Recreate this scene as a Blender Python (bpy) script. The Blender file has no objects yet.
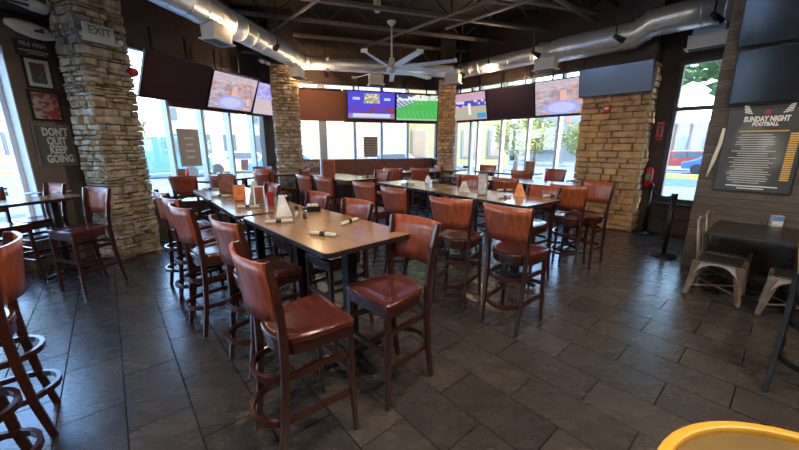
import bpy, bmesh, math, random
from mathutils import Matrix, Vector
from math import sin, cos, pi, radians, hypot
rnd = random.Random(7)
S = bpy.context.scene
COL = S.collection
# ------------------------------------------------------------------ materials
def mat(name, col, rough=.5, metal=0, spec=.5, coat=0, bump=0, bscale=40, noise=0, nscale=8, emit=None, estr=1, sheen=0, stretch=None, alt=None):
    m = bpy.data.materials.new(name); m.use_nodes = True
    nt = m.node_tree; b = nt.nodes['Principled BSDF']
    b.inputs['Base Color'].default_value = (*col, 1); b.inputs['Roughness'].default_value = rough
    b.inputs['Metallic'].default_value = metal; b.inputs['Specular IOR Level'].default_value = spec
    b.inputs['Coat Weight'].default_value = coat; b.inputs['Coat Roughness'].default_value = .12
    if emit:
        b.inputs['Emission Color'].default_value = (*emit, 1); b.inputs['Emission Strength'].default_value = estr
    if noise or bump:
        tc = nt.nodes.new('ShaderNodeTexCoord'); mp = nt.nodes.new('ShaderNodeMapping')
        nt.links.new(tc.outputs['Object'], mp.inputs[0])
        if stretch: mp.inputs['Scale'].default_value = stretch
        if noise:
            n = nt.nodes.new('ShaderNodeTexNoise'); n.inputs['Scale'].default_value = nscale; n.inputs['Detail'].default_value = 6
            nt.links.new(mp.outputs[0], n.inputs['Vector'])
            r = nt.nodes.new('ShaderNodeValToRGB'); r.color_ramp.elements[0].position = .3; r.color_ramp.elements[1].position = .7
            a = alt or tuple(c*(1-noise) for c in col); c2 = tuple(min(1, c*(1+noise)) for c in col) if not alt else col
            r.color_ramp.elements[0].color = (*a, 1); r.color_ramp.elements[1].color = (*c2, 1)
            nt.links.new(n.outputs[0], r.inputs[0]); nt.links.new(r.outputs[0], b.inputs['Base Color'])
        if bump:
            n2 = nt.nodes.new('ShaderNodeTexNoise'); n2.inputs['Scale'].default_value = bscale; n2.inputs['Detail'].default_value = 5
            nt.links.new(mp.outputs[0], n2.inputs['Vector'])
            bp = nt.nodes.new('ShaderNodeBump'); bp.inputs['Strength'].default_value = bump; bp.inputs['Distance'].default_value = .01
            nt.links.new(n2.outputs[0], bp.inputs['Height']); nt.links.new(bp.outputs[0], b.inputs['Normal'])
    return m
M = {}
M['stoolwood'] = mat('cherry_wood', (.30, .072, .032), .34, coat=.15, noise=.35, nscale=6, stretch=(6, 6, 1))
M['stooldark'] = mat('dark_cherry_wood', (.042, .011, .008), .28, coat=.35, noise=.3, nscale=6, stretch=(6, 6, 1))
M['seatwood'] = mat('seat_wood', (.085, .021, .014), .24, coat=.5, noise=.25, nscale=5, stretch=(1, 7, 1))
M['blackwood'] = mat('black_wood', (.02, .018, .016), .35)
M['tabletop'] = mat('brown_laminate', (.34, .195, .108), .24, coat=.3, noise=.15, nscale=4, stretch=(10, 1, 1))
M['blackmetal'] = mat('black_metal', (.012, .012, .013), .38, metal=.3)
M['edge'] = mat('black_edge', (.02, .017, .015), .35)
M['steel'] = mat('brushed_steel', (.6, .58, .55), .3, metal=1)
M['galv'] = mat('galvanised_duct', (.72, .78, .82), .36, metal=.7, noise=.12, nscale=3)
M['chairmetal'] = mat('worn_silver_metal', (.54, .46, .39), .36, metal=.6, noise=.35, nscale=7, alt=(.28, .20, .15))
M['whitemetal'] = mat('white_register', (.72, .71, .64), .5)
M['fanwhite'] = mat('fan_silver_white', (.75, .78, .78), .4, metal=.2)
M['mullion'] = mat('grey_aluminium', (.42, .46, .50), .45, metal=.2)
M['darkframe'] = mat('dark_bronze_frame', (.05, .04, .038), .45)
M['brownwall'] = mat('dark_brown_plaster', (.075, .056, .045), .7, noise=.2, nscale=5, bump=.2)
M['picwall'] = mat('taupe_plaster', (.17, .135, .108), .7, noise=.12, nscale=3, bump=.2)
M['header'] = mat('umber_plaster', (.075, .052, .045), .8, noise=.15)
M['jamb'] = mat('pale_plaster', (.62, .64, .70), .6)
M['deck'] = mat('dark_steel_deck', (.028, .022, .021), .75)
M['joist'] = mat('grey_painted_steel', (.17, .155, .16), .5, noise=.15)
M['joistdark'] = mat('dark_painted_steel', (.06, .052, .052), .5)
M['pipe'] = mat('painted_pipe', (.20, .19, .20), .4)
M['stoneL'] = mat('grey_tan_ledgestone', (.47, .38, .25), .85, noise=.4, nscale=9, bump=.8, bscale=26)
M['stoneL2'] = mat('brown_ledgestone', (.34, .25, .155), .85, noise=.4, nscale=9, bump=.8, bscale=26)
M['stoneL3'] = mat('pale_ledgestone', (.45, .40, .33), .85, noise=.3, nscale=9, bump=.8, bscale=26)
M['stoneR'] = mat('ochre_stone_block', (.58, .35, .16), .85, noise=.3, nscale=6, bump=.8, bscale=22)
M['stoneR2'] = mat('tan_stone_block', (.48, .30, .15), .85, noise=.35, nscale=6, bump=.8, bscale=22)
M['mortar'] = mat('mortar', (.13, .10, .075), .95)
M['shade'] = mat('brown_roller_shade', (.14, .055, .04), .8, bump=.1, bscale=200)
M['screenoff'] = mat('switched_off_screen', (.030, .012, .016), .28, spec=.35)
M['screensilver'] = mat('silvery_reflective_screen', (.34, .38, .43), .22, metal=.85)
M['screengloss'] = mat('glossy_black_screen', (.015, .015, .017), .12, spec=.8, coat=.5)
M['tvframe'] = mat('black_plastic', (.012, .012, .013), .35)
M['white'] = mat('white_paint', (.8, .8, .78), .5)
M['paper'] = mat('white_napkin', (.60, .57, .47), .85, bump=.2, bscale=60)
M['band'] = mat('black_band', (.02, .02, .02), .5)
M['card'] = mat('printed_card', (.50, .56, .70), .4, noise=.6, nscale=14, alt=(.85, .83, .80))
M['cardbrown'] = mat('brown_menu', (.22, .07, .045), .4, noise=.5, nscale=20)
M['cardorange'] = mat('orange_card', (.85, .22, .05), .45, noise=.4, nscale=16)
M['cardgrey'] = mat('grey_card', (.52, .50, .49), .45, noise=.3, nscale=18)
M['red'] = mat('red_plastic', (.55, .02, .015), .35)
M['redwine'] = mat('red_tumbler', (.38, .03, .03), .25)
M['green'] = mat('green_plastic', (.05, .35, .12), .5)
M['yellow'] = mat('yellow_lacquer', (.75, .38, .035), .35, noise=.15, nscale=6)
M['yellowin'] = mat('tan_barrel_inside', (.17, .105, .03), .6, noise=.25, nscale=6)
M['oak'] = mat('light_oak', (.62, .36, .14), .45, noise=.25, nscale=8, stretch=(1, 1, 6))
M['salt'] = mat('salt', (.85, .85, .82), .6); M['pepper'] = mat('pepper', (.10, .06, .04), .8)
M['cream'] = mat('cream_ceramic', (.80, .76, .60), .3)
M['booth'] = mat('burgundy_vinyl', (.17, .07, .05), .4, noise=.25, nscale=9)
M['belt'] = mat('black_webbing', (.02, .02, .02), .8)
M['letter'] = mat('white_lettering', (.8, .78, .72), .6)
M['lettergold'] = mat('gold_lettering', (.75, .45, .10), .6)
M['film'] = mat('maroon_window_film', (.20, .10, .085), .5)
M['filmlet'] = mat('pale_window_lettering', (.50, .38, .33), .6)
M['greycard'] = mat('grey_board', (.36, .34, .31), .7, noise=.1)
M['bulb'] = mat('warm_bulb', (1, .8, .5), .5, emit=(1, .62, .25), estr=28)
M['fillglow'] = mat('fill_diffuser', (.9, .85, .75), .5, emit=(1, .80, .58), estr=10)  # glowing panel of the added, unseen fill lamps
M['tile_dark'] = None
# outdoors
M['asphalt'] = mat('pale_asphalt', (.16, .17, .19), .9, noise=.1, nscale=1)
M['walk'] = mat('concrete_walk', (.24, .23, .21), .9, noise=.08, nscale=1)
M['kerb'] = mat('yellow_kerb', (.85, .72, .08), .8)
M['facadeY'] = mat('cream_facade', (.33, .26, .13), .85, noise=.1, nscale=1)
M['facadeP'] = mat('peach_facade', (.30, .21, .14), .85, noise=.1, nscale=1)
M['facadeW'] = mat('white_facade', (.27, .255, .22), .85)
M['facadeB'] = mat('brick_facade', (.22, .12, .085), .85, noise=.15, nscale=2)
M['outglass'] = mat('shop_window', (.07, .085, .09), .3)
M['leaf'] = mat('leaves', (.12, .20, .06), .8, noise=.5, nscale=3)
M['leafY'] = mat('yellow_green_leaves', (.26, .26, .06), .8, noise=.4, nscale=3)
M['bark'] = mat('bark', (.22, .16, .11), .9)
M['carblue'] = mat('blue_car_paint', (.06, .15, .26), .25, coat=.6)
M['carwhite'] = mat('white_car_paint', (.30, .31, .32), .25, coat=.6)
M['carred'] = mat('red_car_paint', (.55, .06, .04), .25, coat=.6)
M['tyre'] = mat('rubber', (.03, .03, .03), .8)
M['signred'] = mat('sign_orange_letters', (.9, .2, .05), .5)

def glass_mat():
    m = bpy.data.materials.new('window_glass'); m.use_nodes = True; nt = m.node_tree
    for n in list(nt.nodes): nt.nodes.remove(n)
    o = nt.nodes.new('ShaderNodeOutputMaterial'); mx = nt.nodes.new('ShaderNodeMixShader')
    t = nt.nodes.new('ShaderNodeBsdfTransparent'); t.inputs[0].default_value = (.96, .98, .98, 1)
    g = nt.nodes.new('ShaderNodeBsdfGlossy'); g.inputs['Roughness'].default_value = .02
    mx.inputs[0].default_value = .05
    nt.links.new(t.outputs[0], mx.inputs[1]); nt.links.new(g.outputs[0], mx.inputs[2]); nt.links.new(mx.outputs[0], o.inputs[0])
    return m
M['glass'] = glass_mat()
def clear_mat(name, tint, f):
    m = glass_mat(); m.name = name
    for n in m.node_tree.nodes:
        if n.type == 'BSDF_TRANSPARENT': n.inputs[0].default_value = (*tint, 1)
        if n.type == 'MIX_SHADER': n.inputs[0].default_value = f
    return m
M['clear'] = clear_mat('clear_plastic', (.85, .87, .86), .14)

def floor_mat():
    m = mat('slate_floor_tile', (.1, .1, .1), .3); nt = m.node_tree; b = nt.nodes['Principled BSDF']; L = nt.links.new
    tc = nt.nodes.new('ShaderNodeTexCoord'); mp = nt.nodes.new('ShaderNodeMapping')
    a = radians(40.6)                       # x' = along A, y' = along B
    mp.inputs['Rotation'].default_value = (0, 0, 0)
    def dot(vx, vy, off):
        d = nt.nodes.new('ShaderNodeVectorMath'); d.operation = 'DOT_PRODUCT'; L(tc.outputs['Object'], d.inputs[0]); d.inputs[1].default_value = (vx, vy, 0)
        s = nt.nodes.new('ShaderNodeMath'); s.operation = 'ADD'; L(d.outputs['Value'], s.inputs[0]); s.inputs[1].default_value = off; return s
    sx = dot(-sin(a), cos(a), -.34); sy = dot(cos(a), sin(a), -.184)
    cb = nt.nodes.new('ShaderNodeCombineXYZ'); L(sx.outputs[0], cb.inputs[0]); L(sy.outputs[0], cb.inputs[1])
    br = nt.nodes.new('ShaderNodeTexBrick'); L(cb.outputs[0], br.inputs['Vector'])
    br.offset = .5; br.offset_frequency = 2; br.squash = 1
    br.inputs['Scale'].default_value = 1; br.inputs['Brick Width'].default_value = .68; br.inputs['Row Height'].default_value = .3412
    br.inputs['Mortar Size'].default_value = .0042; br.inputs['Mortar Smooth'].default_value = .1; br.inputs['Bias'].default_value = 0
    br.inputs['Color1'].default_value = (.040, .036, .036, 1); br.inputs['Color2'].default_value = (.068, .058, .052, 1)
    br.inputs['Mortar'].default_value = (.006, .006, .007, 1)
    n = nt.nodes.new('ShaderNodeTexNoise'); n.inputs['Scale'].default_value = 3.5; n.inputs['Detail'].default_value = 8; n.inputs['Roughness'].default_value = .65
    mp.inputs['Scale'].default_value = (1, 3, 1); mp.inputs['Rotation'].default_value = (0, 0, .9)
    L(tc.outputs['Object'], mp.inputs[0]); L(mp.outputs[0], n.inputs['Vector'])
    rr = nt.nodes.new('ShaderNodeValToRGB'); rr.color_ramp.elements[0].position = .2; rr.color_ramp.elements[1].position = .8
    rr.color_ramp.elements[0].color = (.68, .68, .70, 1); rr.color_ramp.elements[1].color = (1.25, 1.17, 1.08, 1)
    L(n.outputs[0], rr.inputs[0])
    mx = nt.nodes.new('ShaderNodeMix'); mx.data_type = 'RGBA'; mx.blend_type = 'MULTIPLY'; mx.inputs[0].default_value = 1
    L(br.outputs['Color'], mx.inputs[6]); L(rr.outputs[0], mx.inputs[7]); L(mx.outputs[2], b.inputs['Base Color'])
    mr = nt.nodes.new('ShaderNodeMapRange'); mr.inputs['To Min'].default_value = .20; mr.inputs['To Max'].default_value = .34; b.inputs['Specular IOR Level'].default_value = .75; b.inputs['Coat Weight'].default_value = .35; b.inputs['Coat Roughness'].default_value = .26
    L(n.outputs[0], mr.inputs['Value']); ra = nt.nodes.new('ShaderNodeMath'); ra.operation = 'MULTIPLY_ADD'; ra.inputs[1].default_value = .6; L(br.outputs['Fac'], ra.inputs[0]); L(mr.outputs[0], ra.inputs[2]); L(ra.outputs[0], b.inputs['Roughness'])
    sm = nt.nodes.new('ShaderNodeMapRange'); sm.inputs['To Min'].default_value = .75; sm.inputs['To Max'].default_value = .05; L(br.outputs['Fac'], sm.inputs['Value']); L(sm.outputs[0], b.inputs['Specular IOR Level'])
    n3 = nt.nodes.new('ShaderNodeTexNoise'); n3.inputs['Scale'].default_value = 22; n3.inputs['Detail'].default_value = 6; L(mp.outputs[0], n3.inputs['Vector'])
    ad = nt.nodes.new('ShaderNodeMath'); ad.operation = 'MULTIPLY_ADD'; ad.inputs[1].default_value = -2.2; L(br.outputs['Fac'], ad.inputs[0]); L(n3.outputs[0], ad.inputs[2])
    bp = nt.nodes.new('ShaderNodeBump'); bp.inputs['Strength'].default_value = .22; bp.inputs['Distance'].default_value = .005
    L(ad.outputs[0], bp.inputs['Height']); L(bp.outputs[0], b.inputs['Normal']); L(bp.outputs[0], b.inputs['Coat Normal'])
    cw = nt.nodes.new('ShaderNodeMapRange'); cw.inputs['To Min'].default_value = .35; cw.inputs['To Max'].default_value = 0; L(br.outputs['Fac'], cw.inputs['Value']); L(cw.outputs[0], b.inputs['Coat Weight'])
    return m
M['floor'] = floor_mat()
def plank_mat():
    m = mat('weathered_planks', (.08, .06, .05), .6); nt = m.node_tree; b = nt.nodes['Principled BSDF']; L = nt.links.new
    tc = nt.nodes.new('ShaderNodeTexCoord'); sp = nt.nodes.new('ShaderNodeSeparateXYZ'); L(tc.outputs['Object'], sp.inputs[0])
    cb = nt.nodes.new('ShaderNodeCombineXYZ'); L(sp.outputs[0], cb.inputs[0]); L(sp.outputs[2], cb.inputs[1])
    br = nt.nodes.new('ShaderNodeTexBrick'); L(cb.outputs[0], br.inputs['Vector']); br.offset = .37; br.offset_frequency = 3
    br.inputs['Scale'].default_value = 1; br.inputs['Brick Width'].default_value = 1.1; br.inputs['Row Height'].default_value = .115
    br.inputs['Mortar Size'].default_value = .003; br.inputs['Bias'].default_value = 0
    br.inputs['Color1'].default_value = (.085, .068, .058, 1); br.inputs['Color2'].default_value = (.15, .122, .103, 1); br.inputs['Mortar'].default_value = (.02, .016, .014, 1)
    mp = nt.nodes.new('ShaderNodeMapping'); mp.inputs['Scale'].default_value = (1.5, 1, 16); L(tc.outputs['Object'], mp.inputs[0])
    n = nt.nodes.new('ShaderNodeTexNoise'); n.inputs['Scale'].default_value = 3; n.inputs['Detail'].default_value = 6; L(mp.outputs[0], n.inputs['Vector'])
    rr = nt.nodes.new('ShaderNodeValToRGB'); rr.color_ramp.elements[0].position = .3; rr.color_ramp.elements[1].position = .7
    rr.color_ramp.elements[0].color = (.5, .48, .46, 1); rr.color_ramp.elements[1].color = (1.3, 1.2, 1.1, 1); L(n.outputs[0], rr.inputs[0])
    mx = nt.nodes.new('ShaderNodeMix'); mx.data_type = 'RGBA'; mx.blend_type = 'MULTIPLY'; mx.inputs[0].default_value = 1
    L(br.outputs['Color'], mx.inputs[6]); L(rr.outputs[0], mx.inputs[7]); L(mx.outputs[2], b.inputs['Base Color'])
    return m
M['plank'] = plank_mat()
def paint_mat(name, emit=0, rough=.4):
    m = mat(name, (.5, .5, .5), rough); nt = m.node_tree; b = nt.nodes['Principled BSDF']
    v = nt.nodes.new('ShaderNodeVertexColor'); v.layer_name = 'Col'
    if emit:
        b.inputs['Base Color'].default_value = (.01, .01, .01, 1); nt.links.new(v.outputs[0], b.inputs['Emission Color']); b.inputs['Emission Strength'].default_value = emit
    else: nt.links.new(v.outputs[0], b.inputs['Base Color'])
    return m
M['screen'] = paint_mat('lit_screen', .52, .3); M['print'] = paint_mat('printed_sheet', 0, .35)

# ------------------------------------------------------------------ mesh helpers
def BM(): return bmesh.new()
def box(bm, c, s, rz=0, mi=0, taper=1, m4=None):
    vs = []
    for z in (-1, 1):
        k = taper if z < 0 else 1
        for x, y in ((-1, -1), (1, -1), (1, 1), (-1, 1)):
            p = Vector((x*s[0]/2*k, y*s[1]/2*k, z*s[2]/2))
            if rz: p = Matrix.Rotation(rz, 3, 'Z') @ p
            p += Vector(c)
            if m4: p = m4 @ p
            vs.append(bm.verts.new(p))
    for f in ((3, 2, 1, 0), (4, 5, 6, 7), (0, 1, 5, 4), (1, 2, 6, 5), (2, 3, 7, 6), (3, 0, 4, 7)):
        bm.faces.new([vs[i] for i in f]).material_index = mi
def sweep(bm, pts, w, h=None, n=0, closed=False, up=(0, 0, 1), mi=0, scales=None):
    """sweep a rect (w wide, h along up) or an n-gon of radius w along pts"""
    pts = [Vector(p) for p in pts]; rings = []; N = len(pts); up = Vector(up)
    for i, p in enumerate(pts):
        if closed: d = pts[(i+1) % N]-pts[i-1]
        else: d = pts[min(i+1, N-1)]-pts[max(i-1, 0)]
        d.normalize(); u = up if abs(d.dot(up)) < .95 else Vector((0, 1, 0)) if abs(d.y) < .9 else Vector((1, 0, 0))
        sx = d.cross(u).normalized(); sy = sx.cross(d).normalized(); k = scales[i] if scales else 1
        if n: ring = [bm.verts.new(p+(sx*cos(2*pi*j/n)+sy*sin(2*pi*j/n))*w*k) for j in range(n)]
        else: ring = [bm.verts.new(p+sx*a*w/2*k+sy*b*h/2*k) for a, b in ((-1, -1), (1, -1), (1, 1), (-1, 1))]
        rings.append(ring)
    K = len(rings[0])
    for i in range(N if closed else N-1):
        a, b = rings[i], rings[(i+1) % N]
        for j in range(K):
            f = bm.faces.new((a[j], a[(j+1) % K], b[(j+1) % K], b[j])); f.material_index = mi; f.smooth = bool(n)
    if not closed:
        bm.faces.new(rings[0][::-1]).material_index = mi; bm.faces.new(rings[-1]).material_index = mi
def lathe(bm, prof, c=(0, 0, 0), n=20, mi=0, smooth=True):
    rings = []
    for r, z in prof: rings.append([bm.verts.new((c[0]+max(r, 1e-4)*cos(2*pi*j/n), c[1]+max(r, 1e-4)*sin(2*pi*j/n), c[2]+z)) for j in range(n)])
    for a, b in zip(rings, rings[1:]):
        for j in range(n):
            f = bm.faces.new((a[j], a[(j+1) % n], b[(j+1) % n], b[j])); f.smooth = smooth; f.material_index = mi
    if prof[0][0] > 1e-3: bm.faces.new(rings[0][::-1])
    if prof[-1][0] > 1e-3: bm.faces.new(rings[-1])
def prism(bm, poly, z0, z1, mi=0):
    a = [bm.verts.new((x, y, z0)) for x, y in poly]; b = [bm.verts.new((x, y, z1)) for x, y in poly]; n = len(poly)
    for i in range(n): bm.faces.new((a[i], a[(i+1) % n], b[(i+1) % n], b[i])).material_index = mi
    bm.faces.new(a[::-1]).material_index = mi; bm.faces.new(b).material_index = mi
def rrect(w, h, r, n=4):
    out = []
    for cx, cy, a0 in ((w/2-r, h/2-r, 0), (-w/2+r, h/2-r, 90), (-w/2+r, -h/2+r, 180), (w/2-r, -h/2+r, 270)):
        for i in range(n+1):
            a = radians(a0+90*i/n); out.append((cx+r*cos(a), cy+r*sin(a)))
    return out
def obj(name, bm, m, parent=None, bevel=0, smooth=False):
    bmesh.ops.recalc_face_normals(bm, faces=bm.faces)
    me = bpy.data.meshes.new(name); bm.to_mesh(me); bm.free()
    ms = m if isinstance(m, (list, tuple)) else [m]
    for k in ms: me.materials.append(M[k])
    if smooth:
        for p in me.polygons: p.use_smooth = True
    o = bpy.data.objects.new(name, me); COL.objects.link(o)
    if parent: o.parent = parent
    if bevel:
        b = o.modifiers.new('bevel', 'BEVEL'); b.width = bevel; b.segments = 2; b.limit_method = 'ANGLE'; b.angle_limit = .7
    return o
def tag(o, label, cat, group=None, kind=None):
    o['label'] = label; o['category'] = cat
    if group: o['group'] = group
    if kind: o['kind'] = kind
    return o
def thing(name, label, cat, loc=(0, 0, 0), rz=0, group=None):
    o = bpy.data.objects.new(name, None); COL.objects.link(o); o.location = loc; o.rotation_euler = (0, 0, rz); o.empty_display_size = .1
    return tag(o, label, cat, group)
def struct(o): o['kind'] = 'structure'; return o
KIDS = {}
def kids(o): return [c for c in bpy.data.objects if c.parent == o]
def dup(o, loc, rz=None, label=None, group=None, parent=None):
    c = o.copy(); COL.objects.link(c); c.parent = parent
    if parent is None:
        c.location = loc
        if rz is not None: c.rotation_euler = (0, 0, rz)
        if label: c['label'] = label
        if group: c['group'] = group
    if o.name not in KIDS: KIDS[o.name] = kids(o)
    for ch in KIDS[o.name]: dup(ch, None, parent=c)
    return c
def text(name, s, size, m, parent, loc, rot, ext=.002, sx=1, align='CENTER', off=0):
    cu = bpy.data.curves.new(name, 'FONT'); cu.body = s; cu.size = size; cu.extrude = ext; cu.align_x = align; cu.align_y = 'CENTER'; cu.resolution_u = 2; cu.offset = off
    t = bpy.data.objects.new(name, cu); COL.objects.link(t)
    dg = bpy.context.evaluated_depsgraph_get(); dg.update()
    me = bpy.data.meshes.new_from_object(t.evaluated_get(dg)); bpy.data.objects.remove(t)
    me.materials.clear(); me.materials.append(M[m])
    o = bpy.data.objects.new(name, me); COL.objects.link(o); o.parent = parent
    o.location = loc; o.rotation_euler = rot; o.scale = (sx, 1, 1); return o
def sheet(name, w, h, nx, ny, fn, m, parent, loc=(0, 0, 0), rot=(0, 0, 0)):
    """a flat printed/lit sheet in the XZ plane facing -Y; fn(u,v)->rgb"""
    bm = BM(); vs = [[bm.verts.new((w*(i/nx-.5), 0, h*(j/ny-.5))) for i in range(nx+1)] for j in range(ny+1)]
    cols = []
    for j in range(ny):
        for i in range(nx):
            bm.faces.new((vs[j][i], vs[j][i+1], vs[j+1][i+1], vs[j+1][i])); cols.append(fn((i+.5)/nx, (j+.5)/ny))
    me = bpy.data.meshes.new(name); bm.to_mesh(me); bm.free()
    ca = me.color_attributes.new('Col', 'FLOAT_COLOR', 'CORNER')
    for p, c in zip(me.polygons, cols):
        for li in p.loop_indices: ca.data[li].color = (*c, 1)
    me.materials.append(M[m]); o = bpy.data.objects.new(name, me); COL.objects.link(o); o.parent = parent; o.location = loc; o.rotation_euler = rot
    return o
def H(h): return -radians(h)          # compass heading (0 = +Y, clockwise) to rotation
A = Vector((-sin(radians(40.6)), cos(radians(40.6)), 0)); Bv = Vector((A.y, -A.x, 0))

# ------------------------------------------------------------------ the room
PA = Vector((-4.95, 5.02, 0)); PB = Vector((-3.48, 9.19, 0)); PC = Vector((1.49, 10.9, 0)); PD = Vector((4.96, 6.84, 0)); PE = Vector((5.69, 5.99, 0))
PP = Vector((4.13, 4.66, 0)); PQ = PP - A*7.6
uL = (PB-PA).normalized(); PZ = PA - uL*11.5
CEIL = 4.75; HEAD = 3.38; SILL = .68
def frame(P, Q):
    d = Q-P; return d.length, (P.x, P.y, 0), math.atan2(d.y, d.x)
def place(o, loc, rz): o.location = loc; o.rotation_euler = (0, 0, rz); return o
bm = BM(); prism(bm, [(PZ.x-.6, PZ.y-.6), (PQ.x+.3, PQ.y-3.5), (PQ.x+.6, PQ.y+.3), (PE.x+.5, PE.y+.1), (PD.x+.15, PD.y+.15), (PC.x+.05, PC.y+.25), (PB.x-.2, PB.y+.15), (PA.x-.3, PA.y)], -.15, 0)
struct(obj('floor', bm, 'floor'))
bm = BM(); prism(bm, [(PZ.x-.6, PZ.y-.6), (PQ.x+.3, PQ.y-3.5), (PQ.x+.6, PQ.y+.3), (PE.x+.5, PE.y+.1), (PD.x+.35, PD.y+.35), (PC.x+.1, PC.y+.45), (PB.x-.4, PB.y+.3), (PA.x-.5, PA.y)], CEIL, CEIL+.15)
struct(obj('ceiling', bm, 'deck'))

WN = [0]
def bay(P, Q, wallname, t0, t1, mull, sill=SILL, head=HEAD, mthick=.06, wt=.22, skirt='brownwall', wide=()):
    """a wall band with a glazed strip: P->Q, outward is local +Y"""
    L, loc, rz = frame(P, Q)
    bm = BM()
    box(bm, (L/2, wt/2, (CEIL+head)/2), (L, wt, CEIL-head))
    box(bm, (L/2, wt/2, sill/2), (L, wt, sill), mi=1)
    if t0 > .01: box(bm, (t0/2, wt/2, (sill+head)/2), (t0, wt, head-sill))
    if L-t1 > .01: box(bm, ((t1+L)/2, wt/2, (sill+head)/2), (L-t1, wt, head-sill))
    struct(place(obj(wallname, bm, ['header', skirt]), loc, rz))
    es = [t0]+list(mull)+[t1]
    WN[0] += 1; fr = bpy.data.objects.new('window_%d' % WN[0], None); COL.objects.link(fr); place(fr, loc, rz); struct(fr)
    bm = BM()
    box(bm, ((t0+t1)/2, .08, head-.03), (t1-t0, .12, .06)); box(bm, ((t0+t1)/2, .08, sill+.03), (t1-t0, .12, .06))
    box(bm, (t0+.03, .08, (head+sill)/2), (.06, .12, head-sill-.12)); box(bm, (t1-.03, .08, (head+sill)/2), (.06, .12, head-sill-.12))
    obj('window_frame', bm, 'darkframe', fr)
    for k, t in enumerate(mull):
        bm = BM(); w = .2 if k in wide else mthick; box(bm, (t, .07, (head+sill)/2), (w, .14, head-sill-.12)); obj('mullion', bm, 'mullion', fr, bevel=.004)
    for a, b in zip(es, es[1:]):
        bm = BM(); box(bm, ((a+b)/2, .08, (head+sill)/2), (b-a-.06, .008, head-sill-.12)); obj('window_pane', bm, 'glass', fr)
    return fr
bay(PA, PB, 'wall_left_bay', .62, 4.36, [1.02, 1.74, 2.47, 3.19, 3.92])
bay(PB, PC, 'wall_back', .2, 4.95, [1.43, 2.33, 3.13, 3.95], wide=(0,))
bay(PC, PD, 'wall_right_bay', .25, 5.1, [.9, 1.17, 1.95, 2.72, 3.48, 4.18])
bay(PD, PE, 'wall_right_recess', .27, 1.08, [], sill=.64, head=3.2)
# crossbar in the narrow right window
L, loc, rz = frame(PD, PE)
bm = BM(); box(bm, (.675, .07, 2.37), (.75, .1, .07)); o = obj('transom', bm, 'darkframe', bpy.data.objects['window_4'])
bm = BM(); box(bm, (.675, -.03, .6), (.85, .14, .03)); box(bm, (.675, -.02, .33), (.8, .02, .035)); struct(place(obj('trim_1', bm, 'darkframe'), loc, rz))
# left picture wall with a tall window further towards the camera
Lz = 11.5; bm = BM()
loc = (PZ.x, PZ.y, 0); rz = math.atan2(uL.y, uL.x)
w0, w1 = Lz-2.4, Lz-.36
WS = [(Lz-10.9, Lz-8.5), (Lz-8.0, Lz-5.7), (Lz-5.2, Lz-2.9), (w0, w1)]
pr = 0
for a, b in WS:
    box(bm, ((pr+a)/2, .15, CEIL/2), (a-pr, .3, CEIL)); pr = b
    box(bm, ((a+b)/2, .15, .2), (b-a, .3, .4)); box(bm, ((a+b)/2, .15, (2.95+CEIL)/2), (b-a, .3, CEIL-2.95))
box(bm, ((w1+Lz+.03)/2, .15, CEIL/2), (Lz+.03-w1, .3, CEIL))
struct(place(obj('wall_left', bm, 'picwall'), loc, rz))
for w0, w1 in WS:
    WN[0] += 1; fr = bpy.data.objects.new('window_%d' % WN[0], None); COL.objects.link(fr); place(fr, loc, rz); struct(fr)
    bm = BM()
    for x in (w0+.04, (w0+w1)/2, w1-.03): box(bm, (x, .24, 1.675), (.07, .1, 2.55))
    for z in (.43, 2.92): box(bm, ((w0+w1)/2, .24, z), (w1-w0, .1, .06))
    obj('window_frame', bm, 'white', fr, bevel=.004)
    bm = BM(); box(bm, (w1-.006, .1, 1.675), (.012, .2, 2.55)); obj('window_jamb', bm, 'jamb', fr)
    for a, b in ((w0, (w0+w1)/2), ((w0+w1)/2, w1)):
        bm = BM(); box(bm, ((a+b)/2, .25, 1.675), (b-a-.1, .008, 2.45)); obj('window_pane', bm, 'glass', fr)
# plank wall on the right and its return
L, loc, rz = frame(PP, PQ); bm = BM(); box(bm, (L/2, .1, CEIL/2), (L, .2, CEIL)); struct(place(obj('wall_right', bm, 'plank'), loc, rz))
L, loc, rz = frame(PP+Bv*.2, PE); bm = BM(); box(bm, (L/2, -.1, CEIL/2), (L, .2, CEIL)); struct(place(obj('wall_right_return', bm, 'brownwall'), loc, rz))
# walls behind the camera
P3 = Vector((PQ.x-.0, PQ.y-3.2, 0))
for nm, a, b in (('wall_rear_right', PQ, P3), ('wall_rear', P3, PZ)):
    L, loc, rz = frame(a, b); bm = BM(); box(bm, (L/2, .1, CEIL/2), (L, .2, CEIL)); struct(place(obj(nm, bm, 'picwall'), loc, rz))

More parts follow.
